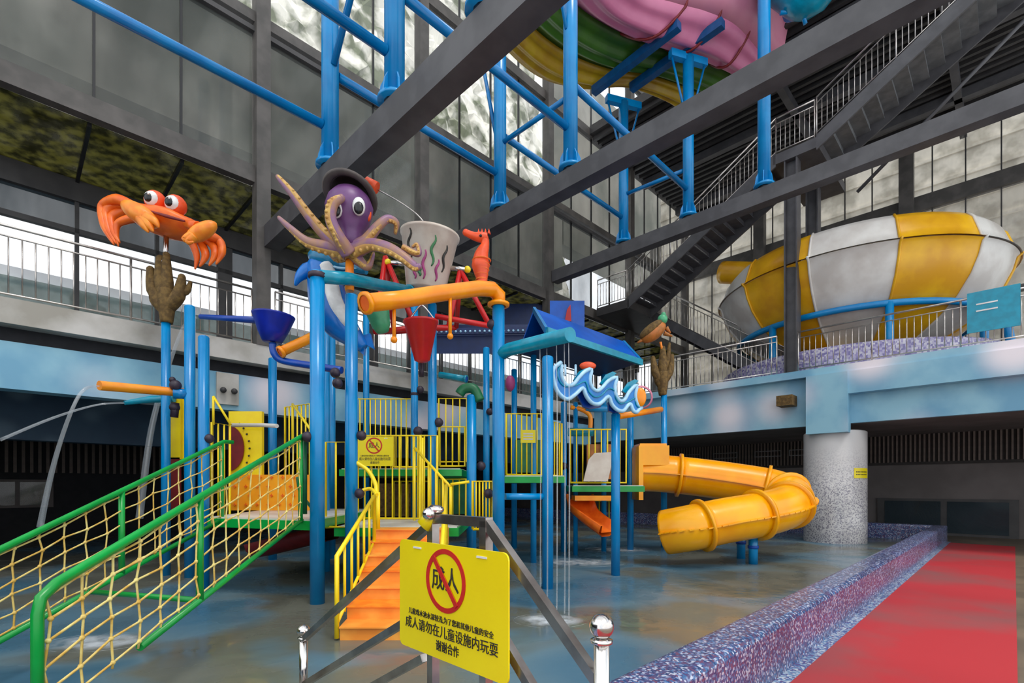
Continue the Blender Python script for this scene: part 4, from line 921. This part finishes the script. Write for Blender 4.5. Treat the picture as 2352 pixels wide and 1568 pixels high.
MB().ball(P(401, 935, 8.3), .08).tube([P(403, 925, 8.3), P(400, 958, 8.3)], .06, 8).build('valve', 'rubber', label='dark valve under the orange spray pipe', cat='valve')
pipe('spray_pipe', 'thin teal spray pipe below the orange one', [P(400, 915, 8.6), P(345, 917, 8.6), P(286, 925, 8.3)], [.06, .06, .035], 'teal', flange=False)
def jet(lb, pts, r): MB().tube(pts, r, 10, spline=True).build('water_jet', 'water_jet', label=lb, cat='water')
jet('white arc of water falling from the orange spray pipe', [P(228, 886, 7.25), P(195, 893, 7.0), P(170, 930, 6.9), P(140, 1010, 6.9), P(115, 1100, 6.9), P(92, 1210, 6.9)], [.012, .022, .022, .026, .032, .04])
jet('thin faint water arc running to the left edge', [P(286, 925, 8.3), P(220, 930, 8), P(120, 960, 7.8), P(0, 1010, 7.5)], [.012, .015, .02, .025])
jet('grey water jet falling beside the crab pole', [P(452, 728, 8.8), P(425, 745, 8.8), P(405, 790, 8.8), P(375, 880, 8.8), P(345, 1000, 8.8), P(320, 1190, 8.8)], [.02, .025, .03, .04, .05, .06])
for i, (u, v0, v1, d) in enumerate(((1240, 790, 1230, 6.3), (1256, 800, 1290, 6.2), (1278, 785, 1240, 6.1), (1296, 785, 1300, 5.9), (1306, 775, 1260, 5.8))):
    jet('thin stream of the water curtain under the blue pipe, '+('farthest left', 'second from the left', 'in its middle', 'second from the right', 'farthest right')[i], [P(u, v0, d), P(u+2, (v0+v1)/2, d), PZ(u+1, d, .005)], [.005, .007, .01])
# blue dumping scoop with arm
r = thing('dump_bucket', P(625, 790, 7.2), 'dark blue tipping scoop on a curved arm left of the nearest pole', 'bucket')
c = P(625, 785, 7.2); ax = Vector((.06, 0, 1)).normalized()
MB().lathe(c, [(0, 0), (.13, .0), (.2, .14), (.28, .36), (.29, .38), (.27, .38), (.18, .14), (0, .04)], 24, axis=ax).build('scoop', 'blue_bucket', r)
MB().tube([P(590, 735, 7.3), P(460, 727, 7.6)], [.05, .035], 10).build('counterweight_arm', 'blue_deep', r)
MB().tube([P(626, 788, 7.2), P(630, 812, 7.2), P(650, 828, 7.2), P(720, 840, 7.0), P(785, 850, 6.9)], .05, 12, spline=True).build('support_tube', 'blue_deep', r)
pipe('spray_pipe', 'short orange spray pipe behind the dark blue scoop', [P(728, 768, 7.4), P(700, 782, 7.3), P(645, 808, 7.1)], .07, 'orange_pipe')
# pipes on top of the tower
pipe('spray_pipe', 'blue pipe running from the nearest pole behind the orange pipe', [P(735, 635, 6.45), P(800, 640, 6.8), P(940, 668, 8.4)], .085, 'teal')
MB().lathe(P(729, 640, 6.45), [(.1, 0), (.115, .01), (.115, .06), (.1, .07)], 18).build('collar', 'rubber', label='black collar on top of the nearest pole', cat='collar')
o = pipe('spray_pipe', 'large orange elbow pipe with open end below the white bucket', [P(1145, 700, 6.9), P(1145, 678, 6.9), P(1130, 664, 6.8), P(1100, 662, 6.65), P(1000, 675, 6.2), P(920, 688, 5.85), P(840, 696, 5.5)], [.095, .1, .1, .1, .1, .1, .1], 'orange_pipe', n=18)
MB().lathe(P(1145, 704, 6.9), [(.1, 0), (.15, .01), (.15, .045), (.1, .055)], 20).build('base_flange', 'orange_pipe', o)
for u, d in ((905, 5.8), (1034, 6.3)):
    top = 690 if u < 950 else 672; q = MB().tube([P(u, top, d), P(u, 780 if u < 950 else 772, d)], .022, 8).ball(P(u, 780 if u < 950 else 772, d), .04, 10, 6); q.build('drop_nozzle', 'orange_pipe', o)
pipe('spray_pipe', 'blue pipe right of the orange elbow pole with a water curtain', [P(1148, 815, 6.9), P(1170, 802, 6.8), P(1310, 768, 5.75)], [.085, .09, .085], 'teal', flange=False)
pipe('spray_pipe', 'small blue pipe across the back poles', [P(1010, 860, 10), P(1070, 870, 9.8)], .06, 'teal')
MB().tube([P(1055, 905, 9.0), P(1066, 893, 9.0), P(1088, 893, 9.0), P(1102, 920, 9.0)], .09, 12, spline=True).build('pipe_elbow', 'green_dark', label='dark green elbow on the short blue pole', cat='pipe')
pipe('spray_pipe', 'thin orange pipe from the wave sign to the turtle pole', [P(1420, 956, 11), P(1518, 940, 12.2)], .07, 'orange_pipe', flange=False)
MB().tube([P(1310, 935, 11), P(1335, 940, 11), P(1355, 955, 11), P(1355, 990, 11)], .05, 10, spline=True).build('spray_pipe', 'orange_pipe', label='small bent yellow pipe below the wave sign', cat='pipe')
MB().ball(P(1172, 880, 10), (.1, .1, .16)).build('valve', 'magenta', label='mauve valve right of the orange elbow pole', cat='valve')
# ---------------- octopus ----------------
D = 6.9
oc = thing('octopus_figure', P(803, 660, D), 'purple octopus figure with yellow suckers and a dark bowler hat', 'figure')
hp = [(.0, -.42), (.18, -.42), (.16, -.3), (.18, -.2), (.25, -.1), (.3, .02), (.32, .14), (.28, .26), (.2, .35), (.1, .39), (0, .4)]
MB().lathe(P(803, 500, D), hp, 28, axis=(-.03, 0, 1)).build('head', 'purple', oc)
MB().tube([P(790, 568, D), P(806, 540, D-.02), P(812, 520, D)], [.12, .13, .14], 14, spline=True).build('neck', 'purple', oc)
MB().ball(P(800, 575, D), (.2, .18, .14), 16, 10).build('collar', 'belly', oc)
for u, v in ((772, 480), (824, 474)):
    c = P(u, v, D-.27); e = MB().ball(c, (.085, .07, .12), 14, 10).build('eye', 'white', oc); MB().ball(c+Vector((.014, -.05, -.045)), (.064, .036, .082), 12, 8).build('pupil', 'black', e)
MB().ball(P(845, 492, D-.02), (.05, .05, .1), 10, 8).build('cheek', 'red_orange', oc)
h = MB().lathe(P(803, 447, D)+Vector((0, .02, 0)), [(0, .24), (.14, .22), (.23, .15), (.26, .03), (.27, 0), (.36, -.03), (.38, 0), (.36, .02), (.26, .02)], 28, axis=(.14, .5, 1)); h.build('hat', 'hat', oc)
MB().lathe(P(803, 447, D), [(.262, .0), (.268, .05), (.255, .055)], 28, axis=(.14, .5, 1)).build('hat_band', 'black', oc)
def tent(pts, rs, belly=(0, 0, -1)):
    p = [P(u, v, D+d) for u, v, d in pts]; ps, r = smoothp(p, rs, 6); t = MB().tube(ps, r, 12).ball(ps[-1], r[-1], 8, 6).build('tentacle', 'tentacle', oc)
    bl = Vector(belly).normalized(); mb = MB().tube([q+bl*rr*.42 for q, rr in zip(ps, r)], [rr*.7 for rr in r], 10)
    for i in range(2, len(ps)-1, 2): mb.ball(ps[i]+bl*r[i]*1.05, r[i]*.34, 7, 5)
    mb.build('underside', 'belly', t)
tent([(800, 578, -.05), (760, 552, -.1), (715, 503, -.15), (672, 445, -.2), (638, 406, -.2)], [.12, .085, .07, .055, .03], (.5, -.8, .3))
tent([(795, 575, 0), (750, 568, -.1), (705, 555, -.15), (668, 525, -.2), (641, 500, -.2)], [.12, .09, .065, .045, .025], (0, -.3, -1))
tent([(800, 580, -.15), (778, 545, -.3), (760, 505, -.4), (764, 470, -.42), (784, 455, -.38)], [.11, .085, .075, .07, .05], (-.35, -1, 0))
tent([(808, 575, -.05), (840, 553, -.1), (868, 520, -.15), (890, 503, -.1), (910, 512, -.05), (908, 535, 0)], [.12, .08, .065, .055, .045, .025], (0, -.6, -.8))
tent([(810, 578, -.05), (850, 562, -.15), (890, 570, -.3), (925, 590, -.35), (952, 612, -.35), (962, 612, -.35)], [.12, .085, .08, .07, .06, .04], (-.2, -.6, -.8))
tent([(925, 568, -.3), (945, 578, -.3), (962, 582, -.3), (958, 562, -.3), (948, 566, -.3)], [.05, .045, .04, .03, .02], (0, -1, -.2))
tent([(812, 585, 0), (828, 602, 0), (846, 612, 0), (858, 582, .05)], [.11, .07, .05, .02], (-.5, -.8, 0))
tent([(790, 585, .1), (770, 590, .15), (745, 560, .2)], [.1, .06, .03], (0, -.4, -.8))
MB().tube([P(803, 592, D), P(803, 668, D)], [.055, .06], 10).build('stand', 'orange_light', oc)
# rope and orange float above hat
MB().tube([P(826, 412, 8.8), P(866, 432, 8.8)], .1, 12).build('float', 'red_orange', label='orange cylinder float above the octopus hat', cat='float')
MB().tube([P(868, 436, 8.8), P(915, 462, 8.8), P(955, 490, 8.8), P(975, 512, 8.8)], .012, 6, spline=True).build('cord', 'stainless', label='thin pale cord from the orange float to the white bucket', cat='cord')

# ---------------- tipping bucket ----------------
D = 8.6
bk = thing('tipping_bucket', P(984, 665, D), 'large white tipping bucket painted with wavy lines', 'bucket')
ax = Vector((.09, -.06, 1)).normalized(); bc = P(978, 668, D)
prof = [(0, 0), (.31, 0), (.33, .02), (.475, .89), (.5, .9), (.5, .94), (.465, .94), (.3, .05), (0, .05)]
MB().lathe(bc, prof, 40, axis=ax).build('pail', 'bucket_white', bk)
qr = Vector((0, 0, 1)).rotation_difference(ax).to_matrix()
for g0, z0, z1, m, amp in ((-125, .45, 1.0, 'ink', .09), (-88, .1, .62, 'magenta', .06), (-70, .35, .9, 'leafgreen', .07), (-55, .1, .5, 'magenta', .05), (-112, .1, .35, 'magenta', .05), (-98, .15, .3, 'leafgreen', .04), (-40, .3, .8, 'ink', .06)):
    pts = []
    for k in range(13):
        t = k/12; z = (z0+(z1-z0)*t)*.85; g = math.radians(g0)+amp*math.sin(t*9); rr = .333+(z-.02)*.165+.004; pts.append(bc+qr@Vector((rr*math.cos(g), rr*math.sin(g), z)))
    MB().tube(pts, [.01+.014*math.sin(math.pi*k/12) for k in range(13)], 6).build('painted_line', m, bk)
for s_ in (-1, 1):
    c = bc+qr@Vector((s_*.46, 0, .42)); c2 = c+qr@Vector((s_*.22, 0, 0)); MB().tube([c-qr@Vector((s_*.1, 0, 0)), c2], .04, 10).build('axle', 'chrome', bk); MB().ball(c2, .06, 10, 8).build('axle_cap', 'yellow', bk)
fr = thing('bucket_frame', P(980, 755, D), 'red pipe frame carrying the white tipping bucket', 'frame')
L0 = P(885, 590, D); R0 = P(1057, 620, D); Lz = P(850, 765, D).z
for p0, p1 in ((L0, P(862, 762, D-.2)), (L0, P(955, 752, D-.2)), (L0, P(905, 762, D+.7)), (R0, P(1030, 752, D-.2)), (R0, P(1125, 748, D-.2)), (R0, P(1048, 752, D+.7)), (P(862, 762, D-.2), P(905, 762, D+.7)), (P(1000, 726, D-.25), P(1125, 748, D-.2)), (P(862, 762, D-.2), P(955, 752, D-.2)), (P(955, 752, D-.2), P(1030, 752, D-.2)), (P(905, 762, D+.7), P(1048, 752, D+.7))):
    MB().tube([p0, p1], .045, 10).build('tube', 'red', fr)
# red bucket, green bucket
r = thing('hanging_bucket', P(972, 830, 7.9), 'red bucket hanging under the orange pipe', 'bucket')
MB().lathe(P(970, 832, 7.9), [(0, 0), (.06, 0), (.12, .03), (.26, .6), (.275, .61), (.275, .64), (.25, .64), (.1, .05), (0, .05)], 28, axis=(-.03, -.05, 1)).build('pail', 'red', r)
MB().tube([P(938, 738, 7.9), P(962, 705, 7.9), P(975, 705, 7.9), P(1001, 738, 7.9)], .014, 6, spline=True).build('bail', 'chrome', r)
MB().tube([P(968, 835, 8.2), P(968, 865, 8.2)], .04, 8).build('stem', 'rubber', r)
r = thing('hanging_bucket', P(875, 765, 8.3), 'green bucket behind the open end of the orange pipe', 'bucket')
MB().lathe(P(880, 765, 8.3), [(0, 0), (.1, .02), (.15, .12), (.2, .4), (.21, .44), (.19, .44), (.12, .1), (0, .06)], 24, axis=(-.25, -.05, 1)).build('pail', 'green_bucket', r)
# seahorse
D = 7.2
r = thing('seahorse_figure', P(1108, 655, D), 'orange seahorse figure standing on the orange elbow pipe', 'figure')
MB().tube([P(1106, 662, D), P(1107, 640, D), P(1104, 610, D), P(1106, 585, D), P(1114, 562, D), P(1112, 545, D)], [.06, .08, .13, .1, .06, .06], 14, spline=True).build('body', 'red_orange', r)
MB().tube([P(1120, 545, D), P(1105, 545, D), P(1088, 542, D), P(1070, 534, D)], [.06, .075, .055, .045], 12, spline=True).ball(P(1070, 534, D), .05, 8, 6).build('head', 'red_orange', r)
for k in range(5): z = 598+k*11; MB().lathe(P(1106, z, D), [(.125-.012*k, -.012), (.14-.013*k, 0), (.125-.012*k, .012)], 16).build('belly_ring', 'orange', r)
for k in range(4): MB().prism([P(1096+k*8, 537-k*1.2, D), P(1099+k*8, 524, D), P(1103+k*8, 537, D)], (0, .03, 0)).build('crest_spike', 'red_orange', r)
MB().ball(P(1104, 541, D-.08), .02, 8, 6).build('eye', 'black', r)
# ---------------- dolphin ----------------
D = 7.6
dl = thing('dolphin_figure', P(770, 800, D), 'blue and white leaping dolphin figure behind the two nearest poles', 'figure')
ct = [(738, 598), (736, 612), (745, 640), (752, 680), (762, 715), (785, 748), (812, 775), (836, 800)]
rd = [.12, .2, .25, .28, .28, .24, .16, .07]
ps, rs = smoothp([P(u, v, D) for u, v in ct], rd, 5)
MB().tube(ps, rs, 16).build('body', 'dolphin_blue', dl)
MB().tube([p+Vector((rr*.45, -rr*.66, .05)) for p, rr in zip(ps[8:31], rs[8:31])], [rr*.42 for rr in rs[8:31]], 12).build('belly', 'white', dl)
MB().tube([P(728, 612, D), P(705, 622, D-.05), (P(688, 636, D-.1)), P(678, 656, D-.1)], [.1, .11, .07, .015], 10, spline=True).build('side_fin', 'dolphin_blue', dl)
MB().tube([P(770, 606, D), P(800, 612, D-.1), P(842, 624, D-.2)], [.13, .07, .04], 12, spline=True).build('beak', 'dolphin_teal', dl)
MB().ball(P(752, 600, D-.02), (.3, .21, .16), 18, 12, rot=Matrix.Rotation(math.radians(20), 3, 'Y').to_quaternion()).build('head_top', 'dolphin_teal', dl)
MB().ball(P(750, 602, D-.17), .035, 10, 8).build('eye', 'white', dl)
MB().tube([P(766, 612, D-.2), P(785, 616, D-.2), P(818, 616, D-.22)], [.015, .02, .008], 6, spline=True).build('mouth', 'wave_light', dl)
MB().prism([P(742, 640, D-.2), P(752, 690, D-.25), P(736, 720, D-.25), P(733, 670, D-.22)], (0, .05, 0)).build('flipper', 'dolphin_blue', dl)
MB().prism([P(815, 775, D), P(850, 765, D), P(858, 800, D), P(838, 790, D), P(835, 815, D), P(818, 800, D)], (0, .08, 0)).build('tail_fluke', 'dolphin_blue', dl)

# ---------------- roofs ----------------
def gable(name, lb, a0, a1, br_, bh, zr, ze, m='blue_deep'):
    r = thing(name, W((a0+a1)/2, br_, ze), lb, 'roof')
    for s_, nm_ in ((-1, 'slope'), (1, 'slope')):
        be = br_+s_*bh; MB().prism([W(a0, br_, zr), W(a1, br_, zr), W(a1-.35, be, ze), W(a0+.25, be, ze)] if s_ > 0 else [W(a0, br_, zr), W(a0+.25, be, ze), W(a1-.35, be, ze), W(a1, br_, zr)], (0, 0, -.05)).build(nm_, m, r)
        MB().bar(W(a0+.25, be, ze), W(a1-.35, be, ze), .05, .1).build('eave_trim', 'wave_blue', r)
    for a, e in ((a0, .25), (a1, -.35)):
        MB().prism([W(a, br_, zr-.05), W(a+e, br_-bh, ze-.05), W(a+e, br_+bh, ze-.05)], W(.04, 0, 0)).build('gable_end', 'blue_navy', r)
        for s_ in (-1, 1): MB().bar(W(a, br_, zr), W(a+e, br_+s_*bh, ze), .05, .1).build('barge_board', 'wave_blue', r)
    return r
mat('roof_blue', (.0, .12, .62), .3, 0, (0, .09, .5), 2)
r = thing('tower_roof', W(8.5, 6.4, 4.13), 'bright blue pitched roof above the wave sign', 'roof')
MB().prism([W(7.02, 6.43, 4.88), W(6.3, 5.5, 4.13), W(9.3, 5.5, 4.13), W(10.1, 6.43, 4.88)], (0, 0, -.05)).build('front_slope', 'roof_blue', r)
MB().prism([W(7.02, 6.43, 4.88), W(10.1, 6.43, 4.88), W(9.9, 7.0, 4.2), W(7.1, 6.9, 4.2)], (0, 0, -.05)).build('back_slope', 'roof_blue', r)
MB().bar(W(6.3, 5.48, 4.08), W(9.3, 5.48, 4.08), .06, .12).build('eave_trim', 'teal', r)
MB().bar(W(10.1, 6.43, 4.85), W(9.3, 5.5, 4.1), .05, .1).build('barge_board', 'blue_pipe', r); MB().bar(W(7.02, 6.43, 4.85), W(6.3, 5.5, 4.1), .05, .1).build('barge_board', 'blue_pipe', r)
MB().prism([W(6.4, 5.55, 4.08), W(9.2, 5.55, 4.08), W(9.8, 6.9, 4.12), W(7.1, 6.8, 4.12)], (0, 0, -.03)).build('ceiling_board', 'blue_navy', r)
q = MB(); q.hexa([P(985, 812, 11.6), P(1232, 812, 11.6), P(1225, 800, 13.2), P(1000, 800, 13.2), P(985, 772, 11.6), P(1232, 768, 11.6), P(1225, 745, 13.2), P(1000, 745, 13.2)]); q.build('canopy', 'blue_navy', label='dark navy canopy behind the orange elbow pipe', cat='canopy')
mb = MB().bar(P(985, 762, 11.5), P(1235, 758, 11.5), .06, .14).build('trim_board', 'blue_navy', label='dark blue board with pale dots above the navy canopy', cat='board')
o_ = [P(992+i*11, 761.8-i*.17, 11.45) for i in range(22)]
for p in o_: MB().ball(p, .028, 6, 4).build('dot', 'wave_light', mb)
for a, b in ((7.3, 6.7), (9.7, 6.7)): MB().tube([W(a, b, 0), W(a, b, 4.3)], .06, 10).build('roof_pole', 'blue', pt)
MB().box(P(1235, 735, 17.4), (1.3, 0, 0), (0, .05, 0), (0, 0, .55)).build('wall_board', 'blue_navy', label='navy hoarding behind the bright blue roof', cat='board')
q = MB().box(P(1300, 722, 17), (.62, 0, 0), (0, .05, 0), (0, 0, .45)).build('wall_board', 'roof_blue', label='blue board with a red shape under the lower stair landing', cat='board')
MB().prism([P(1297, 738, 16.9), P(1302, 712, 16.9), P(1310, 700, 16.9), P(1312, 738, 16.9)], (0, -.04, 0)).build('red_shape', 'red', q)

# ---------------- blue wave sign ----------------
Dw = lambda u: 7.6+(u-1265)/200*.9
cv = lambda X, Y, o=0: P(1100+.2551*X, 780+.2551*Y, Dw(1100+.2551*X)+o)
upl = [(745, 225), (742, 330), (785, 405), (845, 405), (900, 340), (955, 285), (1012, 268), (1000, 350), (1015, 425), (1065, 460), (1115, 425), (1165, 370), (1240, 338), (1222, 420), (1235, 505), (1272, 550), (1312, 540), (1352, 470), (1420, 408), (1408, 500), (1428, 580), (1462, 606)]
lol = [(740, 205), (672, 260), (668, 340), (690, 430), (735, 500), (800, 535), (870, 490), (935, 435), (965, 505), (1020, 570), (1090, 575), (1165, 510), (1195, 580), (1245, 630), (1300, 640), (1340, 590), (1365, 580), (1380, 620), (1395, 645), (1420, 652), (1440, 630), (1466, 612)]
wv = thing('wave_sign', cv(1060, 650), 'blue wave shaped board with light outlines below the blue roof', 'sign')
A_, _ = smoothp([cv(*q) for q in upl], [0]*22, 3); B_, _ = smoothp([cv(*q) for q in lol], [0]*22, 3)
MB().strip(A_, B_, (0, .1, 0)).build('board', 'wave_blue', wv)
MB().tube(A_, .032, 8).build('upper_outline', 'wave_light', wv); MB().tube(B_, .034, 8).build('lower_outline', 'wave_light', wv)
mid = [a.lerp(b, .5)+Vector((0, -.01, 0)) for a, b in zip(A_, B_)]; MB().tube(mid, .012, 6).build('middle_line', 'teal', wv)
for x in ((880, 480, 1000, 620, 1100, 600), (1165, 560, 1230, 660, 1330, 640)):
    MB().prism([cv(x[0], x[1], .15), cv(x[2]-60, x[3]-20, .15), cv(x[2], x[3], .15), cv(x[4], x[5], .15), cv(x[4]+20, x[5]-80, .15), cv(x[0]+80, x[1]-30, .15)], (0, .1, 0)).build('back_board', 'blue_deep', wv)
for X0, Y0 in ((870, 330), (1110, 360), (1310, 430)):
    MB().prism([cv(X0-20, Y0+30, .12), cv(X0+30, Y0-45, .12), cv(X0+95, Y0-75, .12), cv(X0+130, Y0-60, .12), cv(X0+60, Y0, .12), cv(X0+10, Y0+50, .12)], (0, .1, 0)).build('back_crest', 'teal', wv)
r = thing('fish_figure', P(1475, 935, 8.5), 'small orange round fish at the right end of the wave sign', 'figure')
MB().ball(P(1471, 912, 8.5), (.1, .05, .16), 14, 10).build('body', 'orange_pipe', r); MB().lathe(P(1473, 912, 8.54), [(.17, -.02), (.2, 0), (.17, .02)], 20, axis=(0, 1, 0)).build('halo', 'pink_wall', r)
r = MB().ball(P(1350, 840, 8.3), (.14, .05, .07), 14, 8).build('fish_figure', 'red_orange', label='small red fish above the wave sign', cat='figure')
for u in (1298, 1322): MB().tube([P(u, 838, 8.0), P(u, 862, 7.9)], .02, 6).build('hanger', 'wave_light', wv)

# ---------------- foreground step-over rail with sign ----------------
AF = 1.37
sr = thing('handrail_frame', W(AF, 1.8, 0), 'square steel handrail frame in the foreground carrying the big yellow sign', 'handrail')
T1, T2 = W(AF, 1.54, 1.37), W(AF, 1.86, 1.37); RB = W(AF, .965, 1.0); LB = W(AF, 3.32, .5)
def sq(p0, p1, w_=.036, nm_='rail', m='steel_tube'): MB().bar(p0, p1, w_, w_).build(nm_, m, sr)
sq(W(AF, 1.5, 1.355), W(AF, 1.88, 1.355), .04, 'top_bar')
sq(W(AF, 1.52, 1.36), W(AF, .97, .86)); sq(W(AF, 1.86, 1.35), W(AF, 3.3, .5), nm_='rail')
sq(W(AF, 1.52, 1.0), W(AF, 1.0, .5)); sq(W(AF, 1.95, .92), W(AF, 3.3, .2)); sq(W(AF, 1.95, .70), W(AF, 3.2, .0))
sq(W(AF, 1.52, .0), W(AF, 1.52, 1.36), .04, 'post'); sq(W(AF, 1.88, 0), W(AF, 1.88, 1.36), .04, 'post')
for p, zt in ((W(AF, .955, 0), 1.03), (W(AF, 3.32, 0), .535)):
    MB().tube([p, p+Vector((0, 0, zt-.04))], .026, 16).build('end_post', 'chrome', sr)
    MB().lathe(p+Vector((0, 0, zt-.045)), [(.026, 0), (.036, .004), (.036, .014), (.02, .02)], 18).build('end_collar', 'chrome', sr)
    MB().ball(p+Vector((0, 0, zt+.012)), .041, 20, 14).build('ball_finial', 'chrome', sr)
nnv = W(-1, 0, 0)
sign('big yellow sign with a red no adults ring on the foreground handrail', W(AF-.05, 1.71, 1.0), W(0, -1, 0), .74, .5)
kb = thing('spotlight', P(985, 1215, 2.32), 'small metal spotlight wrapped in yellow tape at the handrail corner', 'lamp')
MB().tube([P(972, 1208, 2.3), P(1000, 1180, 2.3)], .036, 14).build('tape_wrap', 'yellow_sign', kb)
MB().ball(P(1000, 1170, 2.28), (.04, .035, .022), 14, 8).build('cap', 'chrome', kb); MB().ball(P(985, 1180, 2.26), .03, 12, 8).build('joint', 'chrome', kb)
MB().tube([P(982, 1172, 2.26), P(993, 1158, 2.26)], .004, 6).build('wire', 'black', kb)
# ---------------- small things ----------------
r = MB().ab(11.2-8.3, 3.3, 11.18, 11.25, 3.15, 3.78).build('lamp_plate', 'band_dirty', label='grey plate with two small spotlights on the left blue fascia', cat='lamp')
for a in (3.0, 3.2): MB().ball(W(a, 11.12, 3.42), .06, 10, 8).build('lamp_housing', 'steel_dark', r)
for i, (u, v, d0, rx, ry, lb) in enumerate(((1330, 1292, 0, .9, .55, 'white splash and painted highlight on the pool floor left of the tube slide mouth'), (1265, 1425, 0, .42, .3, 'white splash and painted highlight right of the big sign'), (225, 1475, 0, .5, .3, 'white splash and painted highlight behind the rope net'), (1420, 1262, 0, .8, .5, 'pale water patch with painted highlight between the poles and the tube slide'))):
    d = H*F/(v-HY); c = PZ(u, d, .004); MB().prism([c+Vector((math.cos(k*math.pi/12)*rx, math.sin(k*math.pi/12)*ry, 0)) for k in range(24)], (0, 0, .004)).build('splash_highlight', 'foam_highlight', label=lb, cat='water')  # flat foam discs, the wet floor's highlights put into their white
